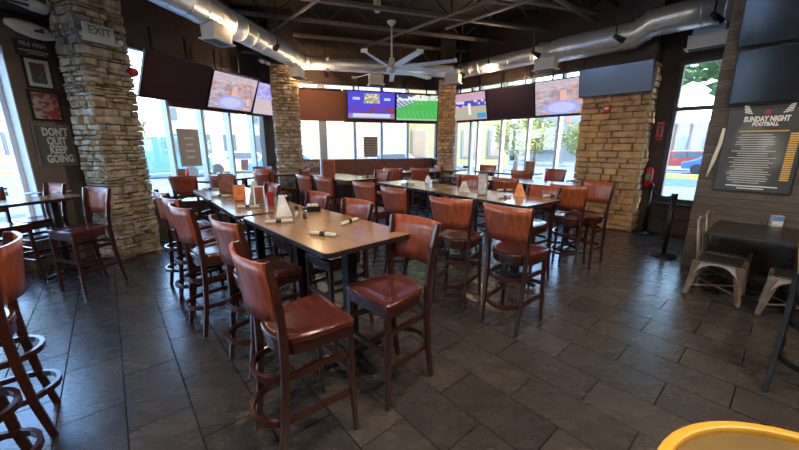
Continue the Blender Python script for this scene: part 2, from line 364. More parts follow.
# ------------------------------------------------------------------ stone columns
def column(label, c, w, d, rz, mats, rows, seed, lens=(.10, .26), name='stone_column', jit=.008, top=None):
    """ledgestone column, centre c, w (local x) by d (local y)"""
    r = random.Random(seed); t = thing(name, label, 'stone column', (c[0], c[1], 0), rz, None)
    hz = top or CEIL
    if top: b = BM(); box(b, (0, 0, (top+CEIL)/2), (w-.06, d-.06, CEIL-top)); obj('upper_post', b, 'header', t)
    b = BM(); box(b, (0, 0, hz/2), (w-.10, d-.10, hz)); obj('mortar_core', b, 'mortar', t)
    b = BM(); z = 0
    while z < hz-.03:
        h = min(r.uniform(*rows), hz-z)
        for side in range(4):
            L = (w, d, w, d)[side]; D = (d, w, d, w)[side]; x = -L/2
            while x < L/2-.001:
                l = min(r.uniform(*lens), L/2-x)
                if L/2-(x+l) < lens[0]*.6: l = L/2-x
                out = r.uniform(-.004, .01+jit*1.6); g = .006; mi = r.randrange(len(mats))
                ang = side*pi/2; R = Matrix.Rotation(ang, 3, 'Z')
                y0 = -D/2+.06; y1 = -D/2-out
                q = lambda: r.uniform(-jit, jit)
                P = []
                for yy, ins in ((y0, 0), (y1+.014, 0), (y1, .016)):
                    for xx, zz in ((x+g+ins, z+g+ins*.8), (x+l-g-ins, z+g+ins*.8), (x+l-g-ins, z+h-g-ins*.8), (x+g+ins, z+h-g-ins*.8)):
                        p = Vector((xx+q(), yy+(q()*.8 if ins else 0), zz+q()*.6)); P.append(b.verts.new(R @ p))
                F = [(8, 9, 10, 11)]
                for k in (0, 4):
                    for j in range(4): F.append((k+j, k+(j+1) % 4, k+4+(j+1) % 4, k+4+j))
                for f in F: b.faces.new([P[i] for i in f]).material_index = mi
                x += l
        z += h
    for f in b.faces: f.smooth = False
    obj('stone_cladding', b, mats, t)
    return t
nL = Vector((-uL.y, uL.x, 0))
f0 = Vector((-4.28, 4.75, 0)); cc = f0+uL*.43+nL*.25
column('Grey and tan ledgestone column on the left beside the framed pictures', cc, .60, .50, math.atan2(uL.y, uL.x), ['stoneL', 'stoneL2', 'stoneL3'], (.035, .12), 1, (.06, .20), jit=.016)
column('Stone column between the left window bay and the back windows', (-2.80, 8.72), .60, .45, radians(18), ['stoneL2', 'stoneL', 'stoneL3'], (.045, .11), 2, (.08, .22), jit=.012, top=3.56)
column('Slim brown stone column between the back windows and the right window bay', (1.36, 10.15), .46, .46, radians(-8), ['stoneL2', 'stoneR2'], (.06, .11), 3, (.10, .25), top=3.5)
q = Vector((4.66, 6.58, 0)); cc = q+A*.60+Bv*.2
column('Wide ochre stone block column at the right, under the long dark television', cc, 1.2, .42, math.atan2(-A.y, -A.x), ['stoneR', 'stoneR2'], (.09, .15), 4, (.16, .42), jit=.013, top=3.2)

# ------------------------------------------------------------------ roller shades
def shade(P, Q, a, b, z0, z1, label, y=-.03):
    L, loc, rz = frame(P, Q); t = thing('roller_shade', label, 'window shade', loc, rz, 'brown roller shades')
    bm = BM(); box(bm, ((a+b)/2, y, (z0+z1)/2), (b-a-.002, .006, z1-z0)); obj('shade_fabric', bm, 'shade', t)
    bm = BM(); box(bm, ((a+b)/2, y, z0), (b-a-.03, .02, .03)); obj('hem_bar', bm, 'shade', t)
    bm = BM(); sweep(bm, [(a+.02, y, z1+.02), (b-.02, y, z1+.02)], .028, n=10); obj('roller_tube', bm, 'darkframe', t)
lab = ['left bay, behind the dark television', 'left bay, behind the studio-picture television', 'left bay, nearest the stone column at its far end']
for i, (a, b) in enumerate(((1.74, 2.47), (2.47, 3.19), (3.19, 4.36))):
    shade(PA, PB, a, b, 2.44, 3.22, 'brown roller shade in the ' + lab[i])
shade(PB, PC, .45, 2.0, 2.38, 3.16, 'brown roller shade on the back wall left of the blue television')
shade(PB, PC, 2.0, 3.45, 2.36, 3.16, 'brown roller shade on the back wall behind the blue television')
shade(PB, PC, 3.45, 4.9, 2.36, 3.16, 'brown roller shade on the back wall behind the football television')
shade(PC, PD, .4, 1.95, 2.38, 3.16, 'brown roller shade in the right bay beside the slim stone column')
shade(PC, PD, 1.95, 3.48, 2.38, 3.16, 'brown roller shade in the middle of the right bay')
shade(PC, PD, 3.48, 4.9, 2.38, 3.16, 'brown roller shade in the right bay beside the wide stone column')

# ------------------------------------------------------------------ televisions
def hsh(i, j, k=0):
    x = sin(i*12.9898+j*78.233+k*37.7)*43758.5453; return x-math.floor(x)
def nz(u, v, s, k=0):
    x, y = u*s, v*s; i, j = math.floor(x), math.floor(y); fx, fy = x-i, y-j; fx = fx*fx*(3-2*fx); fy = fy*fy*(3-2*fy)
    return (hsh(i, j, k)*(1-fx)+hsh(i+1, j, k)*fx)*(1-fy)+(hsh(i, j+1, k)*(1-fx)+hsh(i+1, j+1, k)*fx)*fy
def scr_arena(u, v):
    if ((u-.47)/.30)**2+((v-.2)/.2)**2 < 1: return (.50, .50, .80) if ((u-.47)/.24)**2+((v-.2)/.15)**2 < 1 else (.30, .38, .82)
    n = nz(u, v, 22); m = nz(u, v, 9, 3)
    if v > .82: return (.42+.2*n, .34+.15*n, .42+.1*n)
    if abs(u-.5) < .06 and .3 < v < .7: return (.72, .42, .34)
    c = (.20+.5*n, .14+.36*n*m+.1, .22+.3*m)
    return c
def scr_pool(u, v):
    n = nz(u, v, 18)
    if v < .5: return (.50+.1*n, .44, .48) if u < .75 or v > .25 else (.12, .35, .75)
    return (.22+.35*n, .24+.25*n, .60+.25*n)
def scr_studio(u, v):
    if .33 < u < .67 and .58 < v < .92: return (.75, .62, .42) if nz(u, v, 30) > .5 else (.22, .25, .20)
    if v < .2: return (.55, .62, .80) if .1 < u < .9 and v > .05 else (.30, .18, .40)
    if v < .45 and nz(u, v, 12) > .55: return (.22, .05, .12)
    if (.1 < u < .25 or .76 < u < .9) and .68 < v < .78: return (.5, .6, .95)
    return (.08, .06, .62)
def scr_pitch(u, v):
    if v > .82+.05*u: return (.05, .07, .25) if nz(u, v, 14) > .4 else (.7, .75, .7)
    if v > .76+.05*u: return (.7, .8, .7)
    if u < .42-.0*v and v > .42+u*.7: return (.10, .16, .38) if int((u*1.2+v)*14) % 2 else (.5, .58, .6)
    s = abs(((u*9+v*3) % 1)-.5) < .05
    if v < .06: return (.3, .5, .3)
    return (.45, .75, .42) if s and v > .1 and abs((v*20) % 1-.5) < .2 else (.06, .42, .09)
def scr_ball(u, v):
    if .76 < u < .98 and .05 < v < .24: return (.05, .28, .62)
    if abs(u-.58) < .035 and .2 < v < .62: return (.75, .75, .85)
    if v > .72: return (.40+.3*nz(u, v, 25), .32, .42)
    if v > .5: return (.05, .07, .42) if nz(u, v, 12) > .35 else (.6, .6, .8)
    if v > .36: return (.52, .36, .28)
    if v > .12: return (.38, .42, .30)
    return (.48, .34, .28)
def tv(label, P, Q, t, z, w, h, fn, tilt=8, y=-.36, mount=True, off='screenoff', bright=None, group='televisions above the windows'):
    L, loc, rz = frame(P, Q); Rm = Matrix.Rotation(rz, 4, 'Z')
    base = Vector(loc)+(Rm @ Vector((t, y, z)))
    r = thing('television', label, 'television', base, rz, group)
    T = Matrix.Rotation(radians(tilt), 4, 'X')
    bm = BM(); box(bm, (0, .025, 0), (w, .05, h)); bmesh.ops.transform(bm, matrix=T, verts=bm.verts); obj('housing', bm, 'tvframe', r, bevel=.004)
    if fn: s = sheet('screen', w-.03, h-.03, 72, 42, fn, 'screen', r, T @ Vector((0, -.003, 0)), (radians(tilt), 0, 0))
    else:
        bm = BM(); box(bm, (0, -.002, 0), (w-.03, .004, h-.03)); bmesh.ops.transform(bm, matrix=T, verts=bm.verts); obj('screen', bm, off, r)
    bm = BM()
    if mount: 
        for x in (-w*.25, w*.25):
            sweep(bm, [(x, .07, h*.25), (x, .12, h*.5+.10), (x, .12, h*.5+.42)], .03, .03)
        sweep(bm, [(-w*.4, .08, .1), (w*.4, .08, .1)], .04, .04)
    else: box(bm, (0, -y/2+.02, 0), (.4, -y-.06, .3))
    obj('wall_bracket', bm, 'blackmetal', r)
    return r
tv('switched-off television over the left windows, dark maroon screen', PA, PB, 1.76, 2.86, 1.30, .78, None, tilt=25)
tv('television showing an arena with a pale oval, over the left windows', PA, PB, 3.04, 2.82, 1.22, .76, scr_arena, tilt=24)
tv('television with a purple and tan sports picture, beside the left bay stone column', PA, PB, 4.14, 2.80, .94, .76, scr_pool, tilt=22)
tv('television with a blue studio show on the back wall', PB, PC, 2.80, 2.80, 1.38, .74, scr_studio, y=-.17, tilt=4)
tv('television showing a green football pitch on the back wall', PB, PC, 4.18, 2.78, 1.32, .74, scr_pitch, y=-.17, tilt=4)
tv('television showing a baseball game beside the slim brown stone column', PC, PD, .92, 2.77, 1.34, .75, scr_ball, y=-.24, tilt=14)
tv('switched-off television in the middle of the right bay', PC, PD, 2.28, 2.77, 1.34, .73, None, y=-.24, tilt=14)
tv('television with a bright pale oval arena, last lit one before the wide stone column', PC, PD, 3.64, 2.77, 1.34, .77, scr_arena, y=-.24, tilt=12)
tv('long grey glossy television, switched off, on top of the wide ochre column', q+A*1.25, q-A*0, .63, 2.94, 1.28, .55, None, y=-.16, tilt=14, off='screensilver', mount=False)
tv('lower of two large black televisions on the plank wall', PP, PQ, .15+.75, 2.52, 1.5, .62, None, y=-.13, tilt=11, off='screengloss', mount=False, group='televisions on the plank wall')
tv('upper of two large black televisions on the plank wall', PP, PQ, .12+.75, 3.20, 1.5, .66, None, y=-.16, tilt=11, off='screengloss', mount=False, group='televisions on the plank wall')

# ------------------------------------------------------------------ ceiling structure
n71 = Vector((-.326, .946, 0)); e71 = Vector((.946, .326, 0)); rz71 = math.atan2(e71.y, e71.x)
def joist(d, zt, zb, label, x0=-6.2, x1=6.2):
    o = n71*d; t = thing('bar_joist', label, 'ceiling joist', (o.x, o.y, 0), rz71, 'open web ceiling joists')
    bm = BM()
    for s in (-.035, .035): box(bm, ((x0+x1)/2, s, zt), (x1-x0, .035, .06))
    obj('top_chord', bm, 'joist', t)
    bm = BM()
    for s in (-.03, .03): box(bm, ((x0+x1)/2, s, zb), (x1-x0, .035, .055))
    obj('bottom_chord', bm, 'joist', t)
    bm = BM(); x = x0; k = 0; st = .55
    while x+st <= x1:
        a, b = (zb, zt) if k % 2 else (zt, zb)
        sweep(bm, [(x, 0, a), (x+st, 0, b)], .03, .03, up=(0, 1, 0))
        if k % 2 == 0: box(bm, (x+st, 0, (zt+zb)/2), (.028, .028, zt-zb))
        x += st; k += 1
    obj('web', bm, 'joistdark', t)
jl = ['nearest the camera', 'just in front of the ceiling fan', 'directly above the ceiling fan', 'just behind the ceiling fan', 'nearest the back windows']
def clipx(d):
    # room extent along the joist at distance d
    lo, hi = -99, 99
    for P, Q in ((PZ, PA), (PA, PB), (PD, PC), (PE, PD), (PQ, PP)):
        pass
    return None
def hit(P, Q, d):
    p = P.dot(n71)-d; r = Q.dot(n71)-d
    if p*r > 0: return None
    s = p/(p-r); return (P+(Q-P)*s).dot(e71)
for i, d in enumerate((4.5, 5.75, 6.95, 8.05, 9.25)):
    xs = [h for h in (hit(P, Q, d) for P, Q in ((PZ, PA), (PA, PB), (PC, PD), (PD, PE), (PE, PP), (PP, PQ))) if h is not None]
    lo = max([x for x in xs if x < 0] or [-6])+.05; hi = min([x for x in xs if x > 0] or [6])-.05
    zt, zb = (4.70, 4.27) if i < 4 else (4.30, 3.82)
    joist(d, zt, zb, 'grey steel open web ceiling joist ' + jl[i], lo, hi)
# pipes that run across the joists
def pipe(label, a, b, r=.028, m='pipe', name='ceiling_pipe', cat='pipe'):
    bm = BM(); sweep(bm, [a, b], r, n=10); tag(obj(name, bm, m), label, cat, 'pipes under the ceiling')
def on(x, y, z):
    F = 335; P = radians(13.45); u = x-399.5; v = 225-y; ry = F*cos(P)+v*sin(P); r3 = -F*sin(P)+v*cos(P); t = (z-1.72)/r3; return Vector((u*t, ry*t, z))
a = on(458, 12, 4.12); pipe('grey pipe crossing above the right fan blades', a-A*1.2, a+A*3.1)
a = on(318, 0, 4.12); pipe('grey pipe slanting above the left duct lamp', a-A*1.5, a+A*2.6)
a = on(530, 0, 4.12); pipe('grey pipe slanting down from the top right of the ceiling', a-A*1.3, a+A*1.9)
a = on(559, 0, 4.12); pipe('pale square conduit slanting towards the right duct', a-Bv*1.0, a+Bv*2.0, .04)
a = on(610, 0, 4.3); pipe('dark pipe above the right duct near the wide column', a-Bv*1.0, a+Bv*1.5, .035, 'joistdark')
a = on(650, 0, 4.3); pipe('dark pipe above the long grey television', a-Bv*1.0, a+Bv*1.2, .05, 'joistdark')

# ducts
def duct(pts, r, label, rings=True):
    t = tag(thing('spiral_duct', label, 'air duct', (0, 0, 0)), label, 'air duct')
    bm = BM(); sweep(bm, pts, r, n=28); obj('duct_body', bm, 'galv', t)
    bm = BM(); k = 0
    for a, b in zip(pts, pts[1:]):
        a, b = Vector(a), Vector(b); L = (b-a).length; n = max(1, int(L/.28)); d = (b-a)/L
        for i in range(n):
            c = a+d*(L*(i+.5)/n); sweep(bm, [c-d*.006, c+d*.006], r+.006, n=28)
    obj('duct_seams', bm, 'galv', t)
    return t
zd = 3.62
duct([(-3.45, 1.0, zd+.06), (-2.98, 4.6, zd), (-2.33, 8.4, zd)], .205, 'Galvanised spiral duct running above the left window bay')
duct([(-2.25, 8.55, zd-.01), (1.55, 9.66, zd-.01)], .15, 'Slimmer galvanised duct crossing behind the ceiling fan')
duct([(1.60, 9.62, zd), (3.04, 7.86, zd)], .17, 'Galvanised duct in front of the right bay televisions')
duct([(3.02, 7.84, zd), (3.14, 7.66, zd-.06), (3.28, 7.46, zd-.02), (4.20, 6.58, zd), (4.36, 6.46, zd+.14), (4.56, 6.30, zd+.16), (5.14, 5.66, zd+.16)], .22, 'Wide galvanised duct with an elbow, over the wide stone column')
def register(p, rz, w, label):
    t = thing('duct_register', label, 'air register', p, rz, 'white duct registers')
    bm = BM(); box(bm, (0, 0, 0), (w, .22, .20), taper=.96); obj('register_box', bm, 'whitemetal', t, bevel=.006)
    bm = BM(); box(bm, (0, -.0, -.11), (w+.05, .27, .02)); obj('flange', bm, 'white', t)
    bm = BM(); box(bm, (0, .0, .14), (w*.8, .16, .12)); obj('duct_collar', bm, 'galv', t)
    bm = BM()
    for k in range(6): box(bm, (0, -.09+.036*k, -.125), (w-.04, .008, .012))
    obj('louvres', bm, 'joist', t)
for (x, y, w, a, lb) in ((217, 34, .42, 80, 'on the left duct by the glowing lamp'), (297, 72, .34, 80, 'at the far end of the left duct'), (376, 80, .36, 16, 'below the ceiling fan on the back duct'),
                        (453, 79, .38, -30, 'above the slim brown stone column'), (546, 64, .42, -48, 'on the right duct just before the elbow'), (708, 40, .52, -48, 'at the far right above the narrow window')):
    register(on(x, y, zd-.28 if x != 708 else zd-.18), radians(a), w, 'white boxed air register ' + lb)
# small lamps and track heads
def bulb(x, y, z, lb):
    p = on(x, y, z); t = thing('duct_lamp', lb, 'lamp', p, 0, 'warm lamps along the ducts')
    bm = BM(); lathe(bm, [(.0, -.04), (.03, -.03), (.038, 0), (.03, .03), (.018, .05)]); obj('bulb', bm, 'bulb', t)
    bm = BM(); lathe(bm, [(.022, .05), (.026, .12), (.01, .13), (.008, CEIL-z)]); obj('socket_stem', bm, 'blackmetal', t)
    l = bpy.data.lights.new('lamp_glow', 'POINT'); l.energy = 22; l.color = (1, .62, .3); l.shadow_soft_size = .06
    lo = bpy.data.objects.new('lamp_glow', l); COL.objects.link(lo); lo.parent = t; lo.location = (0, 0, -.12)
bulb(231, 23, 3.56, 'glowing warm lamp in front of the left duct')
bulb(305, 66, 3.54, 'glowing warm lamp by the register at the end of the left duct')
bulb(488, 67, 3.54, 'glowing warm lamp on the right duct beside the ceiling fan')
def track(x, y, z, rz, lb):
    p = on(x, y, z); t = thing('track_spotlight', lb, 'spotlight', p, rz, 'black track spotlights')
    bm = BM(); sweep(bm, [(0, -.10, -.05), (0, .07, .04)], .045, n=14, scales=[1.15, .75]); obj('lamp_head', bm, 'blackmetal', t)
    bm = BM(); sweep(bm, [(0, .04, .03), (0, .04, CEIL-z)], .012, n=8); obj('stem', bm, 'blackmetal', t)
for i, (x, y, lb) in enumerate(((277, 47, 'black track spotlight over the far half of the left duct'), (326, 74, 'black track spotlight left of the fan, near the end of the left duct'), (461, 74, 'black track spotlight above the baseball television'),
                 (535, 54, 'black track spotlight before the right duct elbow'), (618, 38, 'black track spotlight over the wide right duct'), (716, 17, 'black track spotlight at the top right above the white register'))):
    track(x, y, 3.5 if x > 270 else 3.6, radians(20*i), lb)
# emergency lamp heads on left header
p = on(262, 60, 3.42); t = thing('emergency_light', 'small twin-head emergency light on the header above the left bay', 'emergency light', p, radians(70))
bm = BM(); box(bm, (0, 0, 0), (.22, .06, .08)); obj('battery_case', bm, 'joistdark', t)
bm = BM(); sweep(bm, [(0, 0, .04), (0, 0, CEIL-p.z)], .012, n=8); obj('conduit', bm, 'joistdark', t)
for s in (-.08, .08):
    bm = BM(); sweep(bm, [(s, -.03, -.03), (s, -.10, -.06)], .035, n=12); obj('lamp_head', bm, 'cream', t)
# fan
p = on(391, 70, 3.33); p = Vector((-.17, 7.98, 3.36))
t = thing('ceiling_fan', 'large pale nine-blade industrial ceiling fan on a long rod', 'ceiling fan', p)
bm = BM(); lathe(bm, [(.0, -.10), (.09, -.09), (.13, -.03), (.13, .03), (.07, .08), (.06, .2), (.03, .22)]); obj('motor_hub', bm, 'fanwhite', t)
bm = BM(); sweep(bm, [(0, 0, .2), (0, 0, .92)], .018, n=10); obj('down_rod', bm, 'fanwhite', t)
bm = BM(); lathe(bm, [(.03, .84), (.09, .90), (.10, .93)]); obj('ceiling_cup', bm, 'white', t)
for k in range(9):
    bm = BM(); w = .075
    sec = [(.10, .07), (.5, .085), (1.1, .075), (1.46, .06)]
    vs = []
    for r_, ww in sec:
        vs.append([bm.verts.new((r_, -ww, .012)), bm.verts.new((r_, ww*.6, -.022)), bm.verts.new((r_, ww*.6, -.012)), bm.verts.new((r_, -ww, .022))])
    for a, b in zip(vs, vs[1:]):
        for j in range(4): bm.faces.new((a[j], a[(j+1) % 4], b[(j+1) % 4], b[j]))
    bm.faces.new(vs[0]); bm.faces.new(vs[-1])
    box(bm, (1.47, -.01, .01), (.02, .13, .06))
    o = obj('blade', bm, 'fanwhite', t); o.rotation_euler = (0, 0, radians(12+40*k))
p = on(377, 10, 4.5); bm = BM(); lathe(bm, [(.0, -.05), (.05, -.045), (.075, 0), (.08, CEIL-p.z)])
tag(obj('smoke_detector', bm, 'white'), 'white smoke detector on the ceiling up from the fan rod', 'smoke detector').location = p
# unseen fill lamps added above and behind the camera to light the near half
for i, (x, y, lb) in enumerate(((2.2, -.2, 'added warm fill lamp on the ceiling, right and behind the viewer'), (-1.6, -.6, 'added warm fill lamp on the ceiling, left and behind the viewer'), (4.2, 1.0, 'added warm fill lamp over the plank wall end, out of view'), (.4, 1.9, 'added warm fill lamp overhead, out of view'))):
    t = thing('fill_lamp', lb, 'fill lamp', (x, y, 4.66))
    bm = BM(); box(bm, (0, 0, .04), (.62, .62, .08)); obj('fill_lamp_housing', bm, 'blackmetal', t)
    bm = BM(); box(bm, (0, 0, -.004), (.54, .54, .006)); obj('fill_lamp_diffuser', bm, 'fillglow', t)
    l = bpy.data.lights.new('fill_light', 'AREA'); l.energy = LAMP[i] if 'LAMP' in globals() else (50, 45, 26, 22)[i]; l.size = .5; l.color = (1, .86, .70)
    lo = bpy.data.objects.new('fill_light', l); COL.objects.link(lo); lo.parent = t; lo.location = (0, 0, -.02)
#@@PART2
# ------------------------------------------------------------------ bar stool
def make_stool(label, frame='stooldark', panel='stoolwood', seat='seatwood'):
    t = thing('bar_stool', label, 'bar stool')
    out = []                                             # seat outline
    out += [(.215, .215), (.228, .20)]
    for x, y in ((.215, 0), (.20, -.09)): out.append((x, y))
    for k in range(1, 8):
        a = -pi*k/8; out.append((.20*cos(a), -.09+.135*sin(a)))
    out += [(-.20, -.09), (-.215, 0), (-.228, .20), (-.215, .215)]
    bm = BM()
    prism(bm, [(x*.99, y*.99) for x, y in out], .725, .752)
    rings = []
    for s, dz in ((1, .752), (.975, .764), (.86, .763), (.72, .757), (.5, .751), (.25, .749)):
        rings.append([bm.verts.new((x*s, (y-.0)*s, dz)) for x, y in out])
    for a, b in zip(rings, rings[1:]):
        for j in range(len(out)):
            f = bm.faces.new((a[j], a[(j+1) % len(out)], b[(j+1) % len(out)], b[j])); f.smooth = True
    c = bm.verts.new((0, 0, .748))
    for j in range(len(out)): bm.faces.new((rings[-1][j], rings[-1][(j+1) % len(out)], c)).smooth = True
    obj('seat', bm, seat, t)
    bm = BM(); prism(bm, [(x*.94, y*.94) for x, y in out], .655, .725); obj('seat_apron', bm, frame, t)
    for s in (1, -1):
        bm = BM(); sweep(bm, [(s*.212, .205, 0), (s*.200, .192, .35), (s*.196, .188, .70)], .036, .036, up=(0, 1, 0), scales=[.78, .95, 1]); obj('leg', bm, frame, t, bevel=.003)
    for s in (1, -1):
        bm = BM(); sweep(bm, [(s*.182, -.262, 0), (s*.184, -.222, .25), (s*.186, -.200, .5), (s*.188, -.192, .70), (s*.194, -.195, .86), (s*.208, -.215, 1.04), (s*.224, -.248, 1.205)], .030, .042, up=(0, 1, 0), scales=[.85, .95, 1, 1, 1, .95, .8])
        obj('back_post', bm, frame, t, bevel=.003)
    bm = BM(); n = 12; grid = []
    for i in range(5):
        z = .885+.32*i/4; f = i/4; hw = .190+.048*f; y0 = -.222-.036*f**1.4
        grid.append([(hw*(2*j/n-1), y0-.055*(1-(2*j/n-1)**2), z) for j in range(n+1)])
    fa = [[bm.verts.new(p) for p in r] for r in grid]; ba = [[bm.verts.new((p[0]*.995, p[1]-.014, p[2])) for p in r] for r in grid]
    for i in range(4):
        for j in range(n):
            bm.faces.new((fa[i][j], fa[i][j+1], fa[i+1][j+1], fa[i+1][j])).smooth = True
            bm.faces.new((ba[i][j], ba[i+1][j], ba[i+1][j+1], ba[i][j+1])).smooth = True
    for j in range(n):
        bm.faces.new((fa[0][j], ba[0][j], ba[0][j+1], fa[0][j+1])); bm.faces.new((fa[4][j], fa[4][j+1], ba[4][j+1], ba[4][j]))
    for i in range(4):
        for j in (0, n): bm.faces.new((fa[i][j], fa[i+1][j], ba[i+1][j], ba[i][j]))
    obj('backrest', bm, panel, t)
    def hoop(z, wx, yb, nm):
        pts = [(.192, .185, z), (wx, .05, z), (wx-.004, -.12, z)]
        for k in range(1, 10):
            a = -pi*k/10; pts.append(((wx-.006)*cos(a), -.13+(yb+.13)*-sin(a), z))
        pts += [(-wx+.004, -.12, z), (-wx, .05, z), (-.192, .185, z)]
        b = BM(); sweep(b, pts, .022, .036); obj(nm, b, frame, t)
    hoop(.27, .178, -.325, 'foot_hoop'); hoop(.53, .172, -.295, 'upper_hoop')
    bm = BM(); box(bm, (0, .197, .40), (.37, .022, .036)); obj('front_stretcher', bm, frame, t)
    return t
stool0 = make_stool('stool')
used = [False]
def put_stool(rear, h, label, group, proto=None):
    f = Vector((sin(radians(h)), cos(radians(h)), 0)); c = Vector((rear[0], rear[1], 0))+f*.23
    if proto: o = proto; o.location = c; o.rotation_euler = (0, 0, H(h)); o['label'] = label; o['group'] = group; return o
    if not used[0]: used[0] = True; o = stool0; o.location = c; o.rotation_euler = (0, 0, H(h)); o['label'] = label; o['group'] = group; return o
    return dup(stool0, c, H(h), label, group)
g1 = 'stools at the long near row of tables'; g2 = 'stools at the right-hand row of tables'; g3 = 'stools at the farther right table row'; g4 = 'stools in the back left'; g5 = 'stools by the picture wall'; g6 = 'stools near the back windows'
ST = [
 ((-.735, 1.61), 49, 'nearest cherry wood bar stool, seen from behind at the near table corner', g1),
 ((.09, 2.34), -134, 'bar stool turned sideways at the near right table tip, round gleam on its seat', g1),
 ((-1.24, 2.36), 42, 'second stool along the left side of the near table, just past the nearest stool', g1),
 ((-1.90, 2.90), 41, 'third stool along the left side, where the near and second tables meet', g1),
 ((-2.30, 3.38), 40, 'fourth stool along the left side of the near table row', g1),
 ((-2.72, 3.84), 42, 'farthest stool along the left side of the near table row, nearest the grey stone column', g1),
 ((-.92, 3.66), -133, 'stool behind the near table, backrest just past the black caddy', g1),
 ((-.42, 3.14), -133, 'stool behind the near table, backrest behind the upright napkin roll', g1),
 ((-1.75, 4.55), -133, 'stool on the far side of the second dark table, behind the menus', g1),
 ((.53, 3.37), 31, 'stool seen square from behind, left of the nearest right-hand stool', g2),
 ((.96, 2.91), 46, 'nearest stool at the right-hand tables, broad red backrest under the orange card tent', g2),
 ((1.85, 4.32), -125, 'stool behind the right-hand table tip, facing the viewer', g2),
 ((-.06, 4.20), 46, 'stool with its back to the near table, third along the right-hand tables', g2),
 ((-.50, 4.84), 42, 'farthest left stool along the right-hand tables, orange-red backrest', g2),
 ((1.15, 5.52), -133, 'stool across the right-hand table beyond the grey card tent', g2),
 ((2.26, 4.46), 40, 'stool with a wide backrest at the far right table, seen from behind', g3),
 ((2.88, 4.88), -128, 'rightmost stool in front of the wide ochre column', g3),
 ((1.72, 5.45), 46, 'stool between the two right-hand table rows, middle one', g3),
 ((1.20, 6.05), 46, 'stool between the two right-hand table rows, left one', g3),
 ((-1.25, 5.62), 40, 'stool with its orange back to the viewer, second from the square stone column', g6),
 ((-1.70, 6.05), 42, 'stool just right of the square stone column, half hidden by it', g6),
 ((-.38, 7.05), -133, 'stool behind the pale back table with the framed menu', g6),
 ((-.14, 7.75), 25, 'stool in front of the booth, left one of two', g6),
 ((.48, 7.85), 25, 'stool in front of the booth, right one of two', g6),
 ((1.02, 8.75), 75, 'stool seen from the side next to the slim brown column', g6),
 ((2.30, 8.85), -133, 'stool under the right bay windows beside the high table', g6),
 ((3.42, 7.42), -128, 'stool beside the window nearest the wide ochre column', g6),
 ((2.55, 7.05), 46, 'stool in front of the table with the red bottle', g6),
 ((-3.72, 5.78), -2, 'dark-backed stool beside the grey stone column, facing the left window table', g4),
 ((-3.08, 5.86), 4, 'dark-backed stool right of the stone column, second at the left window table', g4),
 ((-2.95, 7.42), 10, 'red-backed stool in front of the far left table', g4),
 ((-2.18, 7.75), -80, 'stool turned sideways next to the square stone column, dark side edge', g4),
 ((-2.75, 6.75), 30, 'stool at the right side of the left window table', g4),
 ((-3.34, 8.28), 175, 'stool beyond the far left table, against the window', g4),
 ((-3.74, 4.10), -162, 'stool pulled up to the left high table, pale light on its backrest', g5),
 ((-4.78, 4.62), -160, 'stool at the far end of the left high table, against the picture wall', g5),
 ((-5.10, 4.02), 109, 'stool between the left high table and the tall left window', g5),
 ((-2.25, 1.80), -133, 'near left-edge stool, back towards the room, only partly in view', g5),
 ((-1.88, 1.33), -133, 'lowest left-edge stool, only its footrest hoop and leg in view', g5),
]
for s in ST: put_stool(*s)
bs = make_stool('stool', 'blackmetal', 'oak', 'blackwood')
put_stool((2.75, 1.93), 55, 'black bar stool cut by the right edge of the picture', 'black stool', bs)
del bs['group']

# ------------------------------------------------------------------ high tables
def make_table(label, L=1.5, W=.76, ped=(-.42, .42), zt=1.07, arm=.30):
    t = thing('high_table', label, 'high table')
    bm = BM(); prism(bm, rrect(W, L, .05), zt-.036, zt-.0012); obj('edge_band', bm, 'edge', t, bevel=.003)
    bm = BM(); prism(bm, rrect(W-.012, L-.012, .045), zt-.004, zt); obj('tabletop', bm, 'tabletop', t)
    for y in ped:
        bm = BM(); box(bm, (0, y, (zt-.03)/2+.02), (.085, .085, zt-.09)); o = obj('pedestal', bm, 'blackmetal', t, bevel=.004)
        bm = BM()
        for k in range(4):
            a = k*pi/2; sweep(bm, [(.03*cos(a), y+.03*sin(a), .075), (arm*cos(a), y+arm*sin(a), .035)], .05, .045, scales=[1.1, .75])
        obj('base', bm, 'blackmetal', t, bevel=.003)
        bm = BM()
        for k in range(4):
            a = k*pi/2; lathe(bm, [(.018, 0), (.02, .02)], (arm*.96*cos(a), y+arm*.96*sin(a), 0), 10)
        obj('glides', bm, 'steel', t)
        bm = BM(); box(bm, (0, y, zt-.05), (.3, .3, .024)); obj('top_plate', bm, 'blackmetal', t)
    return t
T0 = make_table('near', 1.48, .77); T1 = make_table('second', 1.19, .72, (0,)); T2 = make_table('r', 1.5, .76)
def put_table(t, corner, az, along, label, group, first=False, W=.76):
    a = Vector((sin(radians(az)), cos(radians(az)), 0)); b = Vector((a.y, -a.x, 0))
    c = Vector((corner[0], corner[1], 0))+a*along/2+b*W/2
    if first: t.location = c; t.rotation_euler = (0, 0, H(az)); t['label'] = label; t['group'] = group; return t
    return dup(t, c, H(az), label, group)
gt = 'high tables'
put_table(T0, (-.45, 1.94), -43, 1.48, 'nearest brown-topped high table, three napkin rolls on it', gt, True, .77)
put_table(T1, (-1.53, 3.06), -39, 1.19, 'second high table in the near row, crowded with menus and a red tumbler', gt, True, .72)
put_table(T1, (-2.30, 4.00), -39, 1.19, 'third and farthest high table of the near left row', gt, False, .72)
put_table(T2, (1.37, 3.58), -36, 1.5, 'right-hand high table with an orange card tent at its tip', gt, True)
put_table(T2, (.47, 4.81), -36, 1.5, 'right-hand high table further back, with a pale caddy', gt)
put_table(T2, (2.74, 5.03), -38, 1.5, 'high table in front of the wide ochre column', gt)
put_table(T2, (1.80, 6.23), -38, 1.5, 'high table behind the right-hand rows, next to the one by the ochre column', gt)
